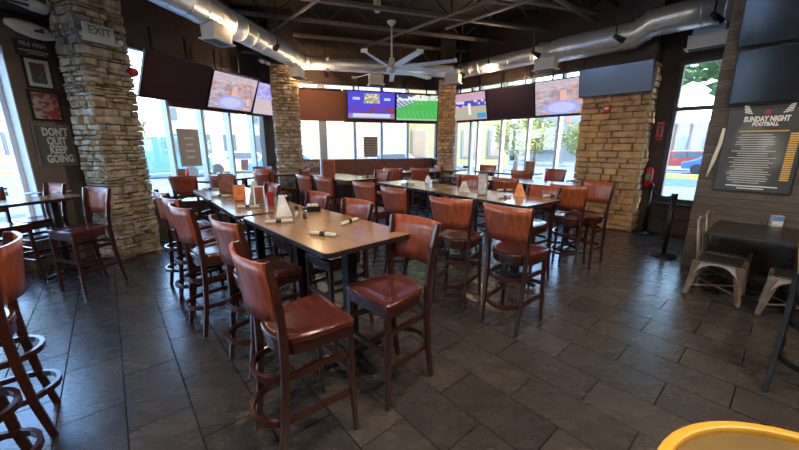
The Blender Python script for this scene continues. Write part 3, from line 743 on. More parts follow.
put_table(T2, (-.98, 6.28), -40, 1.5, 'pale back table carrying a framed upright menu', gt)
put_table(T2, (-.55, 8.75), 71, 1.5, 'high table drawn up to the booth, left half', gt)
put_table(T2, (1.30, 8.72), -40, 1.2, 'high table between the slim brown column and the right bay', gt).scale = (1, .75, 1)
put_table(T2, (2.85, 7.55), -40, 1.5, 'high table under the right bay windows with the red bottle', gt)
put_table(T2, (-4.05, 6.30), 15, 1.5, 'high table along the left window bay behind the dark-backed stools', gt)
put_table(T2, (-3.35, 7.95), 60, 1.0, 'far left high table before the square stone column', gt).scale = (.8, .75, 1)
put_table(T2, (-5.17, 3.35), 19.4, 1.5, 'high table against the tall left window under the pictures', gt).scale = (.66, .8, 1)

# booth
L, loc, rz = frame(PB, PC); t = thing('booth_bench', 'burgundy upholstered booth bench under the back windows', 'booth', Vector(loc)+Matrix.Rotation(rz, 3, 'Z') @ Vector((3.05, -.45, 0)), rz)
bm = BM(); box(bm, (0, .02, .33), (3.2, .62, .66)); obj('bench_base', bm, 'blackwood', t)
bm = BM(); box(bm, (0, -.02, .72), (3.28, .60, .12)); obj('seat_cushion', bm, 'booth', t, bevel=.03)
bm = BM(); box(bm, (0, .33, 1.0), (3.3, .12, .66)); obj('back_cushion', bm, 'booth', t, bevel=.02)
for s in (-1.66, 1.66):
    bm = BM(); box(bm, (s, .02, .66), (.05, .72, 1.32)); obj('end_panel', bm, 'blackwood', t, bevel=.01)

# ------------------------------------------------------------------ things on the tables
ZT = 1.07
def napkin_roll(label):
    t = thing('napkin_roll', label, 'napkin roll', group='rolled napkins with cutlery')
    bm = BM(); sweep(bm, [(-.12, 0, .016), (-.11, 0, .016), (.09, 0, .016), (.105, 0, .016)], .016, n=12, scales=[.8, 1, 1, .9]); obj('napkin', bm, 'paper', t)
    bm = BM(); sweep(bm, [(-.03, 0, .0175), (.012, 0, .0175)], .0175, n=14); obj('paper_band', bm, 'band', t)
    bm = BM(); box(bm, (.125, .004, .016), (.07, .012, .003)); box(bm, (.12, -.008, .019), (.05, .008, .003)); obj('cutlery', bm, 'steel', t)
    return t
nr0 = napkin_roll('x'); rolls = [
 (324, 236, 'napkin roll lying across the near table, knife pointing right', -18), (350, 223, 'napkin roll lying lengthwise near the right side of the near table', 62), (280, 223, 'napkin roll in front of the card tent on the near table', 14),
 (249, 208, 'napkin roll at the right rear of the second table', 4), (211, 190, 'napkin roll at the far end of the near left row', 5), (221, 197, 'napkin roll beside the brown upright menu', 2),
 (505, 191, 'napkin roll behind the orange card tent, the farther of two', 10), (505, 198, 'napkin roll left of the orange card tent, the nearer of two', 30), (552, 197, 'napkin roll at the right-hand table tip', 8),
 (408, 185, 'napkin roll on the left end of the right-hand tables', -5), (572, 182, 'napkin roll on the table by the wide ochre column', 5), (222, 174, 'napkin roll on the left window table', 0), (368, 177, 'napkin roll on the pale back table', 10)]
for i, (x, y, lb, an) in enumerate(rolls):
    p = on(x, y, ZT+.001); p.z = ZT+.001
    if i == 0: nr0.location = p; nr0.rotation_euler = (0, 0, radians(an)); nr0['label'] = lb
    else: dup(nr0, p, radians(an), lb)
def shaker(name, label, m, x, y):
    p = on(x, y, ZT+.001); t = thing(name, label, 'shaker', p)
    bm = BM(); lathe(bm, [(.018, 0), (.020, .004), (.017, .07), (.018, .085)], n=14); obj('glass_body', bm, 'clear', t)
    bm = BM(); lathe(bm, [(.0, .004), (.016, .004), (.0145, .055), (0, .056)], n=12); obj('contents', bm, m, t)
    bm = BM(); lathe(bm, [(.019, .085), (.019, .10), (.012, .108), (0, .109)], n=14); obj('cap', bm, 'blackmetal', t)
shaker('salt_shaker', 'salt shaker standing beside the card tent on the near table', 'salt', 297, 217.5)
shaker('pepper_shaker', 'pepper shaker right of the salt on the near table', 'pepper', 305, 219)
shaker('salt_shaker', 'salt shaker at the left edge on the high table by the tall window', 'salt', 7, 196)
def tent(label, x, y, w, d, h, m, rz, m2=None):
    p = on(x, y, ZT+.001); t = thing('card_tent', label, 'table card', p, rz)
    for s, mm in ((-1, m), (1, m2 or m)):
        bm = BM()
        P = [(-w/2, s*d/2, 0), (w/2, s*d/2, 0), (w*.16, s*.006, h), (-w*.16, s*.006, h)]
        Q = [(x_, y_-s*.004, z_) for x_, y_, z_ in P]
        a = [bm.verts.new(v) for v in P]; b = [bm.verts.new(v) for v in Q]
        bm.faces.new(a); bm.faces.new(b[::-1])
        for j in range(4): bm.faces.new((a[j], a[(j+1) % 4], b[(j+1) % 4], b[j]))
        obj('card_face', bm, mm, t)
    bm = BM(); box(bm, (0, 0, .006), (w*1.0, d*1.0, .008)); obj('card_base', bm, 'cardgrey', t)
    return t
tent('folded blue and white card tent on the near table', 283, 216, .15, .12, .19, 'card', radians(30), 'cardgrey')
tent('orange and grey card tent near the right-hand table tip', 519, 196, .15, .12, .16, 'cardorange', radians(-10))
tent('grey card tent in the middle of the right-hand tables', 464, 192, .16, .12, .15, 'cardgrey', radians(-10))
tent('white card tent on the back part of the right-hand tables', 428, 183, .13, .10, .13, 'card', radians(0))
tent('pale card tent on the second table of the near row', 256, 203, .14, .12, .25, 'cardgrey', radians(15), 'card')
def menu(label, x, y, w, h, m, rz, framed=None, tilt=12):
    p = on(x, y, ZT+.001); t = thing('upright_menu', label, 'menu', p, rz)
    T = Matrix.Rotation(radians(-tilt), 4, 'X')
    bm = BM(); box(bm, (0, 0, h/2+.004), (w, .006, h)); bmesh.ops.transform(bm, matrix=T, verts=bm.verts); obj('menu_panel', bm, m, t)
    bm = BM(); box(bm, (0, .02, .004), (w*.8, .08, .008)); sweep(bm, [(0, .055, .006), (0, .02+.1*h, h*.6)], .008, n=8); obj('easel_foot', bm, 'blackmetal', t)
    if framed:
        bm = BM()
        for s in (-1, 1): box(bm, (s*w/2, 0, h/2+.004), (.014, .012, h)); box(bm, (0, 0, h*(s+1)/2+.004), (w, .012, .014))
        bmesh.ops.transform(bm, matrix=T, verts=bm.verts); obj('menu_frame', bm, framed, t)
    return t
menu('brown upright menu on the third table of the near row', 227, 193, .19, .26, 'cardbrown', radians(20))
menu('upright menu with an orange picture, behind the red tumbler', 240, 201, .13, .19, 'cardorange', radians(20))
menu('upright orange and white menu between the card tent and the tumbler', 260, 205, .10, .20, 'cardbrown', radians(20), 'white')
menu('framed upright menu on the pale back table', 329, 177, .24, .34, 'cardbrown', radians(5), 'cardorange', 3)
menu('brown upright menu on the far left table', 245, 170, .17, .27, 'cardbrown', radians(10), 'cardorange')
menu('brown upright menu under the right bay windows', 529, 175, .2, .30, 'cardbrown', radians(-20), 'white')
menu('tall chrome menu holder on the right-hand tables', 482, 195, .12, .28, 'cardgrey', radians(-15), 'steel', 2)
menu('dark upright menu on the left window table near the red bottle', 183, 181, .12, .22, 'cardbrown', radians(30))
def bottle(label, x, y, m, capm, name='sauce_bottle'):
    p = on(x, y, ZT+.001); t = thing(name, label, 'bottle', p)
    bm = BM(); lathe(bm, [(.026, 0), (.03, .01), (.03, .11), (.02, .135), (.014, .15)]); obj('bottle_body', bm, m, t)
    bm = BM(); lathe(bm, [(.016, .15), (.015, .165), (.005, .185)]); obj('nozzle_cap', bm, capm, t)
bottle('red sauce bottle on the table under the right bay windows', 546, 179, 'red', 'white')
bottle('red sauce bottle at the left window table', 188, 177, 'red', 'redwine')
p = on(271, 206, ZT+.001); t = thing('tumbler', 'tall red tumbler on the second table behind the card tent', 'tumbler', p)
bm = BM(); lathe(bm, [(.028, 0), (.030, .003), (.040, .14), (.042, .145), (.038, .145), (.030, .02), (0, .02)]); obj('cup', bm, 'redwine', t)
bm = BM(); lathe(bm, [(.037, .12), (0, .121)]); obj('drink', bm, 'seatwood', t)
def caddy(label, x, y, m='blackmetal'):
    p = on(x, y, ZT+.001); t = thing('sauce_caddy', label, 'caddy', p, radians(25))
    bm = BM(); box(bm, (0, 0, .004), (.13, .10, .008))
    for a, b, w, d in ((0, .05, .13, .004), (0, -.05, .13, .004), (.065, 0, .004, .1), (-.065, 0, .004, .1)): box(bm, (a, b, .03), (w, d, .05))
    obj('tray', bm, m, t)
    for k in range(3):
        bm = BM(); box(bm, (-.035+.035*k, 0, .04), (.028, .07, .06)); obj('packets', bm, ('white', 'card', 'cream')[k], t)
caddy('small black caddy of packets right of the pepper shaker', 313, 211); caddy('metal caddy on the back part of the right-hand tables', 434, 184, 'steel')
caddy('caddy of packets on the booth table', 400, 171); caddy('caddy on the high table in the right bay', 466, 168); caddy('caddy of packets on the second table behind the tumbler', 283, 201)
p = on(30, 194, ZT+.001)
for i, (x, y, lb) in enumerate(((33, 194, 'white plate on the left high table by the window'), (62, 192.5, 'small white plate on the right end of the left high table'), (538, 178.5, 'white plate under the right bay windows'))):
    p = on(x, y, ZT+.001); bm = BM(); lathe(bm, [(0, 0), (.05, .001), (.10, .014), (.105, .017), (.06, .006), (0, .005)], n=24); tag(obj('plate', bm, 'white'), lb, 'plate').location = p

# ------------------------------------------------------------------ right side: metal chairs, low table, stand
def make_metal_chair(label):
    t = thing('metal_chair', label, 'chair', group='worn metal chairs at the low table')
    bm = BM(); prism(bm, rrect(.37, .37, .05), .435, .455); obj('seat', bm, 'blackwood', t, bevel=.006)
    bm = BM(); prism(bm, rrect(.385, .385, .055), .415, .436); obj('seat_rim', bm, 'chairmetal', t)
    for sx in (1, -1):
        for sy in (1, -1):
            bm = BM(); sweep(bm, [(sx*.168, sy*.168, .43), (sx*.185, sy*.185, .28), (sx*.225, sy*.225, .02)], .060, .055, up=(sx, -sy, 0), scales=[1.25, .85, .5]); o = obj('leg', bm, 'chairmetal', t)
            bm = BM(); sweep(bm, [(sx*.227, sy*.227, 0), (sx*.222, sy*.222, .03)], .02, n=10); obj('foot_cap', bm, 'tyre', o)
    for k in range(4):
        bm = BM(); R = Matrix.Rotation(k*pi/2, 4, 'Z'); n = 14; lo = []; hi = []
        for j in range(n+1):
            u = 2*j/n-1; x = u*.165; zl = .415-.125*abs(u)**3.2
            lo.append((x*(1+.12*abs(u)**3), .188+.03*abs(u)**3, zl-.004)); hi.append((x, .186, .43))
        for a_ in (0, .008):
            pass
        v1 = [bm.verts.new(R @ Vector(p)) for p in lo]; v2 = [bm.verts.new(R @ Vector(p)) for p in hi]
        v3 = [bm.verts.new(R @ (Vector(p)-Vector((0, .006, 0)))) for p in lo]; v4 = [bm.verts.new(R @ (Vector(p)-Vector((0, .006, 0)))) for p in hi]
        for j in range(n):
            bm.faces.new((v1[j], v1[j+1], v2[j+1], v2[j])); bm.faces.new((v3[j], v4[j], v4[j+1], v3[j+1])); bm.faces.new((v1[j], v3[j], v3[j+1], v1[j+1]))
        obj('arched_apron', bm, 'chairmetal', t)
    bm = BM(); pts = [(.165, -.175, .43), (.175, -.20, .60), (.17, -.225, .76), (.13, -.24, .88), (0, -.245, .90), (-.13, -.24, .88), (-.17, -.225, .76), (-.175, -.20, .60), (-.165, -.175, .43)]
    sweep(bm, pts, .013, n=10); obj('back_tube', bm, 'blackmetal' if False else 'chairmetal', t)
    bm = BM(); sweep(bm, [(0, -.18, .44), (0, -.205, .6), (0, -.243, .895)], .10, .005, up=(0, 1, 0)); obj('back_splat', bm, 'chairmetal', t)
    bm = BM()
    for s in (1, -1): sweep(bm, [(s*.20, s*.20, .13), (-s*.20, -s*.20, .13)], .035, .004) if s == 1 else sweep(bm, [(.20, -.20, .136), (-.20, .20, .136)], .035, .004)
    obj('cross_brace', bm, 'chairmetal', t)
    return t
mc = make_metal_chair('worn silver metal chair at the left end of the low dark table, nearest the viewer'); az = 139.4
f = Vector((sin(radians(az)), cos(radians(az)), 0)); b = Vector((.759, .651, 0))
c1 = Vector((3.66, 3.62, 0)); mc.location = c1; mc.rotation_euler = (0, 0, H(az))
dup(mc, c1+b*.52, H(az), 'metal chair at the left end of the low dark table, against the plank wall')
c2 = Vector((4.0, 3.12, 0)); dup(mc, c2, H(az+180), 'silver metal chair at the right end of the low table, cut by the picture edge')
t = thing('low_table', 'low dark table against the plank wall with a small blue box on it', 'table', (0, 0, 0), 0)
tc = Vector((3.50, 3.71, 0))+f*.62+b*.50
t.location = tc; t.rotation_euler = (0, 0, H(az))
bm = BM(); prism(bm, rrect(1.0, 1.24, .02), .715, .75); obj('tabletop', bm, 'blackwood', t, bevel=.004)
bm = BM(); box(bm, (0, 0, .38), (.09, .09, .68)); obj('pedestal', bm, 'blackmetal', t)
bm = BM()
for k in range(4):
    a_ = k*pi/2; sweep(bm, [(0, 0, .05), (.36*cos(a_), .36*sin(a_), .025)], .06, .04)
obj('base', bm, 'blackmetal', t)
p = on(775, 226, .75); t = thing('card_box', 'small blue and white box standing on the low dark table', 'box', p, radians(-25))
bm = BM(); box(bm, (0, 0, .065), (.10, .07, .13)); obj('carton', bm, 'cardgrey', t)
sheet('front_print', .096, .10, 10, 12, lambda u, v: (.10, .30, .62) if v > .45 else (.75, .74, .68), 'print', t, (0, -.0365, .075))
def stanchion(x, y, lb, h=1.0):
    p = on(x, y, 0); t = thing('queue_stanchion', lb, 'barrier post', (p.x, p.y, 0), 0, 'black belt stanchions')
    bm = BM(); lathe(bm, [(.17, 0), (.175, .012), (.16, .03), (.04, .045), (.032, .06)], n=28); obj('base', bm, 'blackmetal', t)
    bm = BM(); lathe(bm, [(.032, .05), (.032, h-.09)], n=16); obj('post', bm, 'blackmetal', t)
    bm = BM(); lathe(bm, [(.038, h-.09), (.042, h-.085), (.042, h-.01), (.036, h)], n=16); obj('belt_head', bm, 'blackmetal', t)
    return p
s1 = stanchion(663, 256, 'black belt stanchion with a round base in front of the plank wall corner')
s2 = stanchion(643, 233, 'black belt stanchion at the foot of the wide ochre column, beside the extinguisher')
bm = BM(); a_ = Vector((s1.x, s1.y, .95)); b_ = Vector((s2.x, s2.y, .95)); n_ = 8
d_ = (b_-a_).normalized(); a_ += d_*.045; b_ -= d_*.045
sweep(bm, [a_.lerp(b_, i/n_)-Vector((0, 0, .10*(1-(2*i/n_-1)**2))) for i in range(n_+1)], .003, .05); tag(obj('retractable_belt', bm, 'belt'), 'black retractable belt stretched between the two stanchions', 'belt')

# ------------------------------------------------------------------ right wall things
Lr, locr, rzr = frame(PP, PQ); RZ = Matrix.Rotation(rzr, 3, 'Z')
def onwall(P, Q, tt, y, z):
    L, loc, rz = frame(P, Q); return Vector(loc)+Matrix.Rotation(rz, 3, 'Z') @ Vector((tt, y, z)), rz
p, rz = onwall(PP, PQ, .52, -.015, 1.65)
t = thing('menu_board', 'large black drinks and food board on the plank wall headed SUNDAY NIGHT FOOTBALL', 'menu board', p, rz)
bm = BM(); box(bm, (0, 0, 0), (.70, .024, 1.04)); obj('board', bm, 'tvframe', t, bevel=.004)
def board(u, v):
    g = .05+.20*max(0, nz(u, v, 5)-.2)*max(0, 1-((u-.45)/.42)**2-((v-.45)/.5)**2)*2
    return (g, g*.98, g*.9)
sheet('print', .67, 1.0, 40, 60, board, 'print', t, (0, -.0135, 0))
text('heading', 'SUNDAY NIGHT', .085, 'letter', t, (0, -.0145, .375), (pi/2, 0, 0), .001, .62, off=.004); text('heading', 'FOOTBALL', .06, 'letter', t, (0, -.0145, .315), (pi/2, 0, 0), .001, .75, off=.003)
for s in (-1, 1):
    bm = BM()
    for k in range(5): box(bm, (s*(.27+.012*k), 0, .40+.018*k), (.075-.008*k, .003, .012), m4=Matrix.Rotation(-s*.25, 4, 'Y'))
    o = obj('wing_emblem', bm, 'letter', t); o.location = (-s*0, -.015, 0)
bm = BM(); box(bm, (0, -.015, .455), (.05, .003, .03)); box(bm, (0, -.015, .47), (.02, .003, .03)); obj('emblem', bm, 'red', t)
bm = BM(); box(bm, (0, -.015, .235), (.42, .003, .014)); obj('gold_line', bm, 'lettergold', t)
bm = BM(); r_ = random.Random(3)
for k in range(22):
    w_ = .22+.20*r_.random(); box(bm, (-.05, -.015, .19-.028*k), (w_, .002, .006))
box(bm, (0, -.015, -.44), (.46, .002, .014)); box(bm, (0, -.015, -.47), (.24, .002, .012)); obj('text_lines', bm, 'letter', t)
bm = BM()
for k in range(22): box(bm, (.265, -.015, .20-.026*k), (.075, .002, .017))
obj('gold_price_list', bm, 'lettergold', t)
p, rz = onwall(PP, PQ, .12, -.03, 1.6)
t = thing('curved_ornament', 'pale curved strip hanging left of the menu board', 'wall ornament', p, rz)
bm = BM(); sweep(bm, [(.04, 0, .33), (.035, 0, .15), (.0, 0, -.10), (-.03, 0, -.30)], .022, n=8, scales=[.7, 1, 1, .5]); obj('strip', bm, 'cream', t)
p, rz = onwall(PP, PQ, .30, 0, .98)
# fire extinguisher, alarm signs, strobe
p, rz = onwall(PD, PE, .10, -.09, 1.15)
t = thing('fire_extinguisher', 'red fire extinguisher hanging beside the narrow right window', 'fire extinguisher', p, rz)
bm = BM(); lathe(bm, [(.0, -.25), (.065, -.24), (.07, -.22), (.07, .08), (.05, .13), (.02, .15)]); obj('cylinder', bm, 'red', t)
bm = BM(); box(bm, (.02, 0, .19), (.12, .025, .02)); box(bm, (.03, 0, .165), (.1, .02, .015)); lathe(bm, [(.018, .14), (.018, .18)]); obj('valve_handle', bm, 'blackmetal', t)
bm = BM(); sweep(bm, [(-.02, -.03, .16), (-.09, -.04, .10), (-.09, -.04, -.12)], .012, n=8); obj('hose', bm, 'tyre', t)
bm = BM(); box(bm, (0, -.071, -.04), (.08, .004, .12)); obj('label_sticker', bm, 'green', t)
bm = BM(); box(bm, (0, .08, 0), (.05, .02, .3)); obj('hanging_bracket', bm, 'blackmetal', t)
p, rz = onwall(PD, PE, .135, -.008, 1.98)
t = thing('wall_notice', 'narrow red notice high on the dark strip beside the right window', 'sign', p, rz)
bm = BM(); box(bm, (0, 0, 0), (.11, .012, .34)); obj('plate', bm, 'red', t)
bm = BM(); box(bm, (0, -.007, .11), (.085, .003, .03)); box(bm, (0, -.007, .0), (.03, .003, .14)); box(bm, (0, -.007, -.12), (.085, .003, .03)); obj('markings', bm, 'brownwall', t)
a_ = Vector((4.66, 6.58, 0)); p = a_+A*.70-Bv*.045; p.z = 2.42
t = thing('alarm_strobe', 'red fire alarm strobe on the wide ochre column below the grey television', 'fire alarm', p, math.atan2(-A.y, -A.x))
bm = BM(); box(bm, (0, 0, 0), (.12, .05, .14)); obj('housing', bm, 'red', t, bevel=.008)
bm = BM(); box(bm, (0, -.03, .01), (.07, .025, .035)); obj('strobe_lens', bm, 'white', t, bevel=.005)

# ------------------------------------------------------------------ left: pictures, helmet, exit sign, horn strobe
def pw(tt, z, y=-.012):
    L, loc, rz = frame(PZ, PA); return Vector(loc)+Matrix.Rotation(rz, 3, 'Z') @ Vector((L+tt, y, z)), rz
def picture(label, tt, z, w, h, fr, matw, fn):
    p, rz = pw(tt, z); t = thing('framed_picture', label, 'picture', p, rz, 'framed pictures on the left wall')
    bm = BM()
    for s in (-1, 1): box(bm, (s*(w/2-.012), 0, 0), (.024, .03, h)); box(bm, (0, 0, s*(h/2-.012)), (w-.048, .03, .024))
    obj('picture_frame', bm, fr, t, bevel=.002)
    if matw:
        bm = BM(); box(bm, (0, .004, 0), (w-.046, .006, h-.046)); obj('mount_card', bm, 'white', t)
    sheet('picture_print', w-.05-2*matw, h-.05-2*matw, 24, 30, fn, 'print', t, (0, -.001 if matw else .004, 0))
    bm = BM(); box(bm, (0, -.006, 0), (w-.046, .002, h-.046)); obj('picture_glass', bm, 'glass', t)
    return t
picture('top framed picture on the left wall, wide white mount and dark photograph', -.06, 2.675, .30, .40, 'tvframe', .045, lambda u, v: tuple(c*(.4+.9*nz(u, v, 9)) for c in ((.22, .08, .10) if v > .45 else (.14, .13, .13))))
picture('middle framed red picture on the left wall', -.06, 2.25, .34, .40, 'tvframe', 0, lambda u, v: (.55, .50, .42) if u < .25 and v < .8 and nz(u, v, 6) > .4 else ((.42, .06, .05) if nz(u, v*1.6, 7) > .42 else (.55, .36, .32)))
t = picture('lowest framed poster on the left wall reading DONT QUIT KEEP GOING', -.06, 1.71, .44, .58, 'joist', 0, lambda u, v: (.13, .11, .10))
for k, s in enumerate(("DON'T", 'QUIT', 'KEEP', 'GOING')): text('poster_lettering', s, .15, 'letter', t, (.03, -.0015, .185-.125*k), (pi/2, 0, 0), .001, .62, off=.006)
p, rz = pw(-.06, 2.98); t = thing('lettered_plaque', 'dark plaque reading MILE HIGH above the framed pictures', 'plaque', p, rz)
bm = BM(); box(bm, (0, 0, 0), (.36, .02, .20)); obj('plaque_board', bm, 'darkframe', t)
text('plaque_lettering', 'MILE HIGH', .075, 'letter', t, (0, -.012, .05), (pi/2, 0, 0), .001, .8)
bm = BM(); box(bm, (0, -.011, -.03), (.3, .002, .008)); box(bm, (.03, -.011, -.06), (.2, .002, .006)); obj('small_lines', bm, 'letter', t)
p, rz = pw(-.06, 3.21, -.06); t = thing('oval_ball_plaque', 'white oval ball ornament with a dark mark under the helmet', 'wall ornament', p, rz)
bm = BM(); lathe(bm, [(0, -.26), (.04, -.24), (.085, -.14), (.10, 0), (.085, .14), (.04, .24), (0, .26)], n=20); bmesh.ops.transform(bm, matrix=Matrix.Rotation(radians(98), 4, 'Y') @ Matrix.Scale(.55, 4, (0, 1, 0)), verts=bm.verts); obj('ball_body', bm, 'white', t)
bm = BM(); box(bm, (.06, -.058, -.01), (.10, .008, .03)); box(bm, (.09, -.056, .02), (.05, .008, .02)); obj('ball_mark', bm, 'darkframe', t)
p, rz = pw(-.16, 3.54, -.22); t = thing('helmet', 'big white helmet ornament with a red stripe and dark face guard, top left corner', 'helmet', p, rz+.4)
bm = BM(); bmesh.ops.create_uvsphere(bm, u_segments=24, v_segments=16, radius=.24); 
for v in bm.verts:
    v.co.x *= 1.25
    if v.co.z < -.12: v.co.z = -.12-(v.co.z+.12)*-.25
    if v.co.x < -.18 and v.co.z < .06: v.co.x = -.18
for f_ in bm.faces: f_.smooth = True
obj('helmet_shell', bm, 'white', t)
bm = BM(); sweep(bm, [(.28*cos(a_)*1.1, 0, .245*sin(a_)) for a_ in [pi*k/12 for k in range(1, 10)]], .10, .012, up=(0, 1, 0)); obj('helmet_stripe', bm, 'red', t)
bm = BM()
for z_ in (-.02, -.09, -.15): sweep(bm, [(-.17, -.22, z_), (-.33, -.14, z_), (-.38, 0, z_), (-.33, .14, z_), (-.17, .22, z_)], .014, n=8)
for y_ in (-.09, .09): sweep(bm, [(-.355, y_, -.01), (-.355, y_, -.16)], .012, n=8)
obj('face_guard', bm, 'darkframe', t)
for s in (-1, 1):
    for bx, bz in ((0, -.03), (.14, .03)): bm = BM(); box(bm, (bx, s*(.236-bx*.2), bz), (.12, .02, .05)); obj('helmet_vent', bm, 'darkframe', t)
bm = BM(); box(bm, (0, .10, -.16), (.6, .34, .03)); obj('shelf_board', bm, 'blackwood', t)
p, rz = pw(-.60, 3.42, -.10); t = thing('television', 'small television with a pale blue picture in the top left corner', 'television', p, rz)
bm = BM(); box(bm, (0, 0, 0), (.50, .05, .32)); obj('housing', bm, 'tvframe', t)
sheet('screen', .47, .29, 6, 4, lambda u, v: (.35, .58, .85), 'screen', t, (0, -.028, 0))
bm = BM(); box(bm, (0, .06, 0), (.2, .08, .2)); obj('wall_bracket', bm, 'blackmetal', t)
# exit sign on the near column
p = f0+uL*.30-nL*.07; p.z = 3.10; p = f0+uL*.34-nL*.075; p.z = 3.20
t = thing('exit_sign', 'white and green exit sign with two lamp heads on the left ledgestone column', 'exit sign', p, math.atan2(uL.y, uL.x))
bm = BM(); box(bm, (0, .0, 0), (.36, .05, .20)); obj('sign_housing', bm, 'cream', t, bevel=.006)
text('sign_lettering', 'EXIT', .15, 'green', t, (0, -.027, .01), (pi/2, 0, 0), .002, .9)
bm = BM(); box(bm, (0, -.012, -.115), (.42, .05, .03)); obj('lower_tray', bm, 'fanwhite', t)
bm = BM()
for s in (-1, 1): sweep(bm, [(s*.21, -.02, -.06), (s*.22, -.07, -.08)], .035, n=12)
_ = bm.free()
for s in (-1, 1):
    bm = BM(); sweep(bm, [(s*.21, -.02, -.06), (s*.22, -.07, -.08)], .035, n=12); obj('lamp_head', bm, 'cream', t)
p = f0+uL*.73-nL*.02; p.z = 2.78
t = thing('alarm_horn', 'round red alarm on the right edge of the left ledgestone column', 'fire alarm', p, math.atan2(uL.y, uL.x))
bm = BM(); sweep(bm, [(0, -.06, 0), (0, .03, 0)], .07, n=20, scales=[.8, 1]); obj('bell', bm, 'red', t)
bm = BM(); box(bm, (.0, .02, .10), (.16, .02, .02)); obj('mounting_bar', bm, 'blackmetal', t)

# window film NOW OPEN and boards on the glass
L, loc, rz = frame(PB, PC)
t = thing('window_banner', 'maroon banner on the glass by the square stone column, NOW OPEN seen from behind', 'banner', Vector(loc)+Matrix.Rotation(rz, 3, 'Z') @ Vector((1.00, .04, 1.02)), rz)
bm = BM(); box(bm, (0, 0, 0), (.62, .01, .62)); obj('banner_film', bm, 'film', t)
for s, z_ in (('NOW', .15), ('OPEN', -.16)): text('banner_lettering', s, .22, 'filmlet', t, (.06, -.008, z_), (pi/2, 0, 0), .001, -.78, off=.008)
def glassboard(P, Q, tt, z, w, h, lb, slats=False):
    L, loc, rz = frame(P, Q); t = thing('window_board', lb, 'notice board', Vector(loc)+Matrix.Rotation(rz, 3, 'Z') @ Vector((tt, .05, z)), rz)
    bm = BM(); box(bm, (0, 0, 0), (w, .012, h)); obj('board', bm, 'greycard', t)
    if slats:
        bm = BM()
        for k in range(8): box(bm, (0, -.008, -h/2+h*(k+.5)/8), (w*.94, .006, .03))
        obj('printed_lines', bm, 'joist', t)
    else:
        bm = BM()
        for k in range(4): box(bm, (0, -.008, -h*.25+h*.17*k), (w*(.35+.1*(k % 2)), .003, .04))
        obj('faint_print', bm, 'jamb', t)
glassboard(PA, PB, 2.12, 1.66, .48, .74, 'grey notice board in the left window pane to the left of the arena television')
glassboard(PB, PC, 2.80, 1.66, .42, .58, 'grey lined notice board in the back window', True)

# yellow barrel near the viewer
BR = .43; bc = (1.0, .447)
t = thing('barrel', 'golden yellow round barrel rim in the lower right corner', 'barrel', (bc[0], bc[1], 0))
bm = BM(); lathe(bm, [(BR*.80, 0), (BR*.95, .2), (BR*1.0, .45), (BR*.98, .72), (BR*.96, .86)], n=48); bmesh.ops.delete(bm, geom=[f_ for f_ in bm.faces if len(f_.verts) > 4], context='FACES'); obj('barrel_wall', bm, 'yellow', t)
bm = BM(); sweep(bm, [(BR*.955*cos(a_), BR*.955*sin(a_), .872) for a_ in [2*pi*k/56 for k in range(56)]], .030, .034, closed=True); obj('barrel_rim', bm, 'yellow', t, bevel=.008)
bm = BM(); lathe(bm, [(BR*.92, .87), (BR*.93, .72), (BR*.90, .46), (0, .45)], n=48); obj('barrel_inside', bm, 'yellowin', t)
bm = BM(); sweep(bm, [(BR*1.0*cos(a_), BR*1.0*sin(a_), .62) for a_ in [2*pi*k/48 for k in range(48)]], .01, .05, closed=True); obj('barrel_hoop', bm, 'steel', t)

# ------------------------------------------------------------------ outside
GZ = -.16
bm = BM(); box(bm, (0, 60, GZ-.05), (260, 260, .1)); struct(obj('ground_outside', bm, 'asphalt'))
def pad(P, Q, a, b, y0, y1, z, nm, m):
    L, loc, rz = frame(P, Q); bm = BM(); box(bm, ((a+b)/2, (y0+y1)/2, z), (b-a, y1-y0, .08)); struct(place(obj(nm, bm, m), loc, rz))
pad(PA, PB, -6, 5.2, .3, 5.0, GZ+.03, 'sidewalk_left', 'walk'); pad(PB, PC, -2, 7, .5, 5.0, GZ+.028, 'sidewalk_back', 'walk'); pad(PC, PD, -2, 12, .5, 6.0, GZ+.032, 'sidewalk_right', 'walk')
bm = BM(); box(bm, (-18.5, 24, GZ+.12), (22, .5, .24), rz=.30); tag(obj('painted_kerb', bm, 'kerb'), 'yellow painted kerb across the street seen through the left windows', 'kerb')
bm = BM(); box(bm, (17.5, 19, GZ+.1), (12, .4, .2), rz=-.6); tag(obj('painted_kerb', bm, 'kerb'), 'yellow painted kerb seen through the narrow right window', 'kerb')
def building(az, dist, w, h, m, label, rows, cols, rot=0, roofm='facadeW', gfl=True, wm='outglass'):
    c = Vector((dist*sin(radians(az)), dist*cos(radians(az)), GZ)); rz = H(az)+rot
    t = thing('building', label, 'building', c, rz)
    bm = BM(); box(bm, (0, 2.5, h/2), (w, 5, h)); obj('wall', bm, m, t)
    bm = BM(); box(bm, (0, 2.5, h+.15), (w+.4, 5.4, .35)); obj('roof_cornice', bm, roofm, t)
    for i in range(rows):
        for j in range(cols):
            bm = BM(); x = w*((j+.5)/cols-.5); z = (2.0 if i == 0 and gfl else 1.9+3.3*i); hh = 2.4 if i == 0 and gfl else 1.6
            box(bm, (x, -.02, z), (w/cols*(.6 if i == 0 and gfl else .4), .12, hh)); o = obj('window', bm, roofm, t)
            bm = BM(); box(bm, (x, -.09, z), (w/cols*(.6 if i == 0 and gfl else .4)-.25, .05, hh-.25)); obj('pane', bm, wm, o)
    return t
building(-43, 50, 12, 4.2, 'facadeY', 'low cream shop building seen through the first left window pane', 1, 4)
building(-29.5, 46, 8, 8.0, 'facadeP', 'peach building with a stair tower seen through the left bay', 2, 3)
building(-18.5, 48, 8.5, 9.5, 'facadeW', 'white building across the street at the far end of the left bay', 3, 4)
building(-10.5, 27, 10.5, 11.0, 'facadeY', 'tall cream building filling the left of the back windows', 3, 5, wm='facadeP')
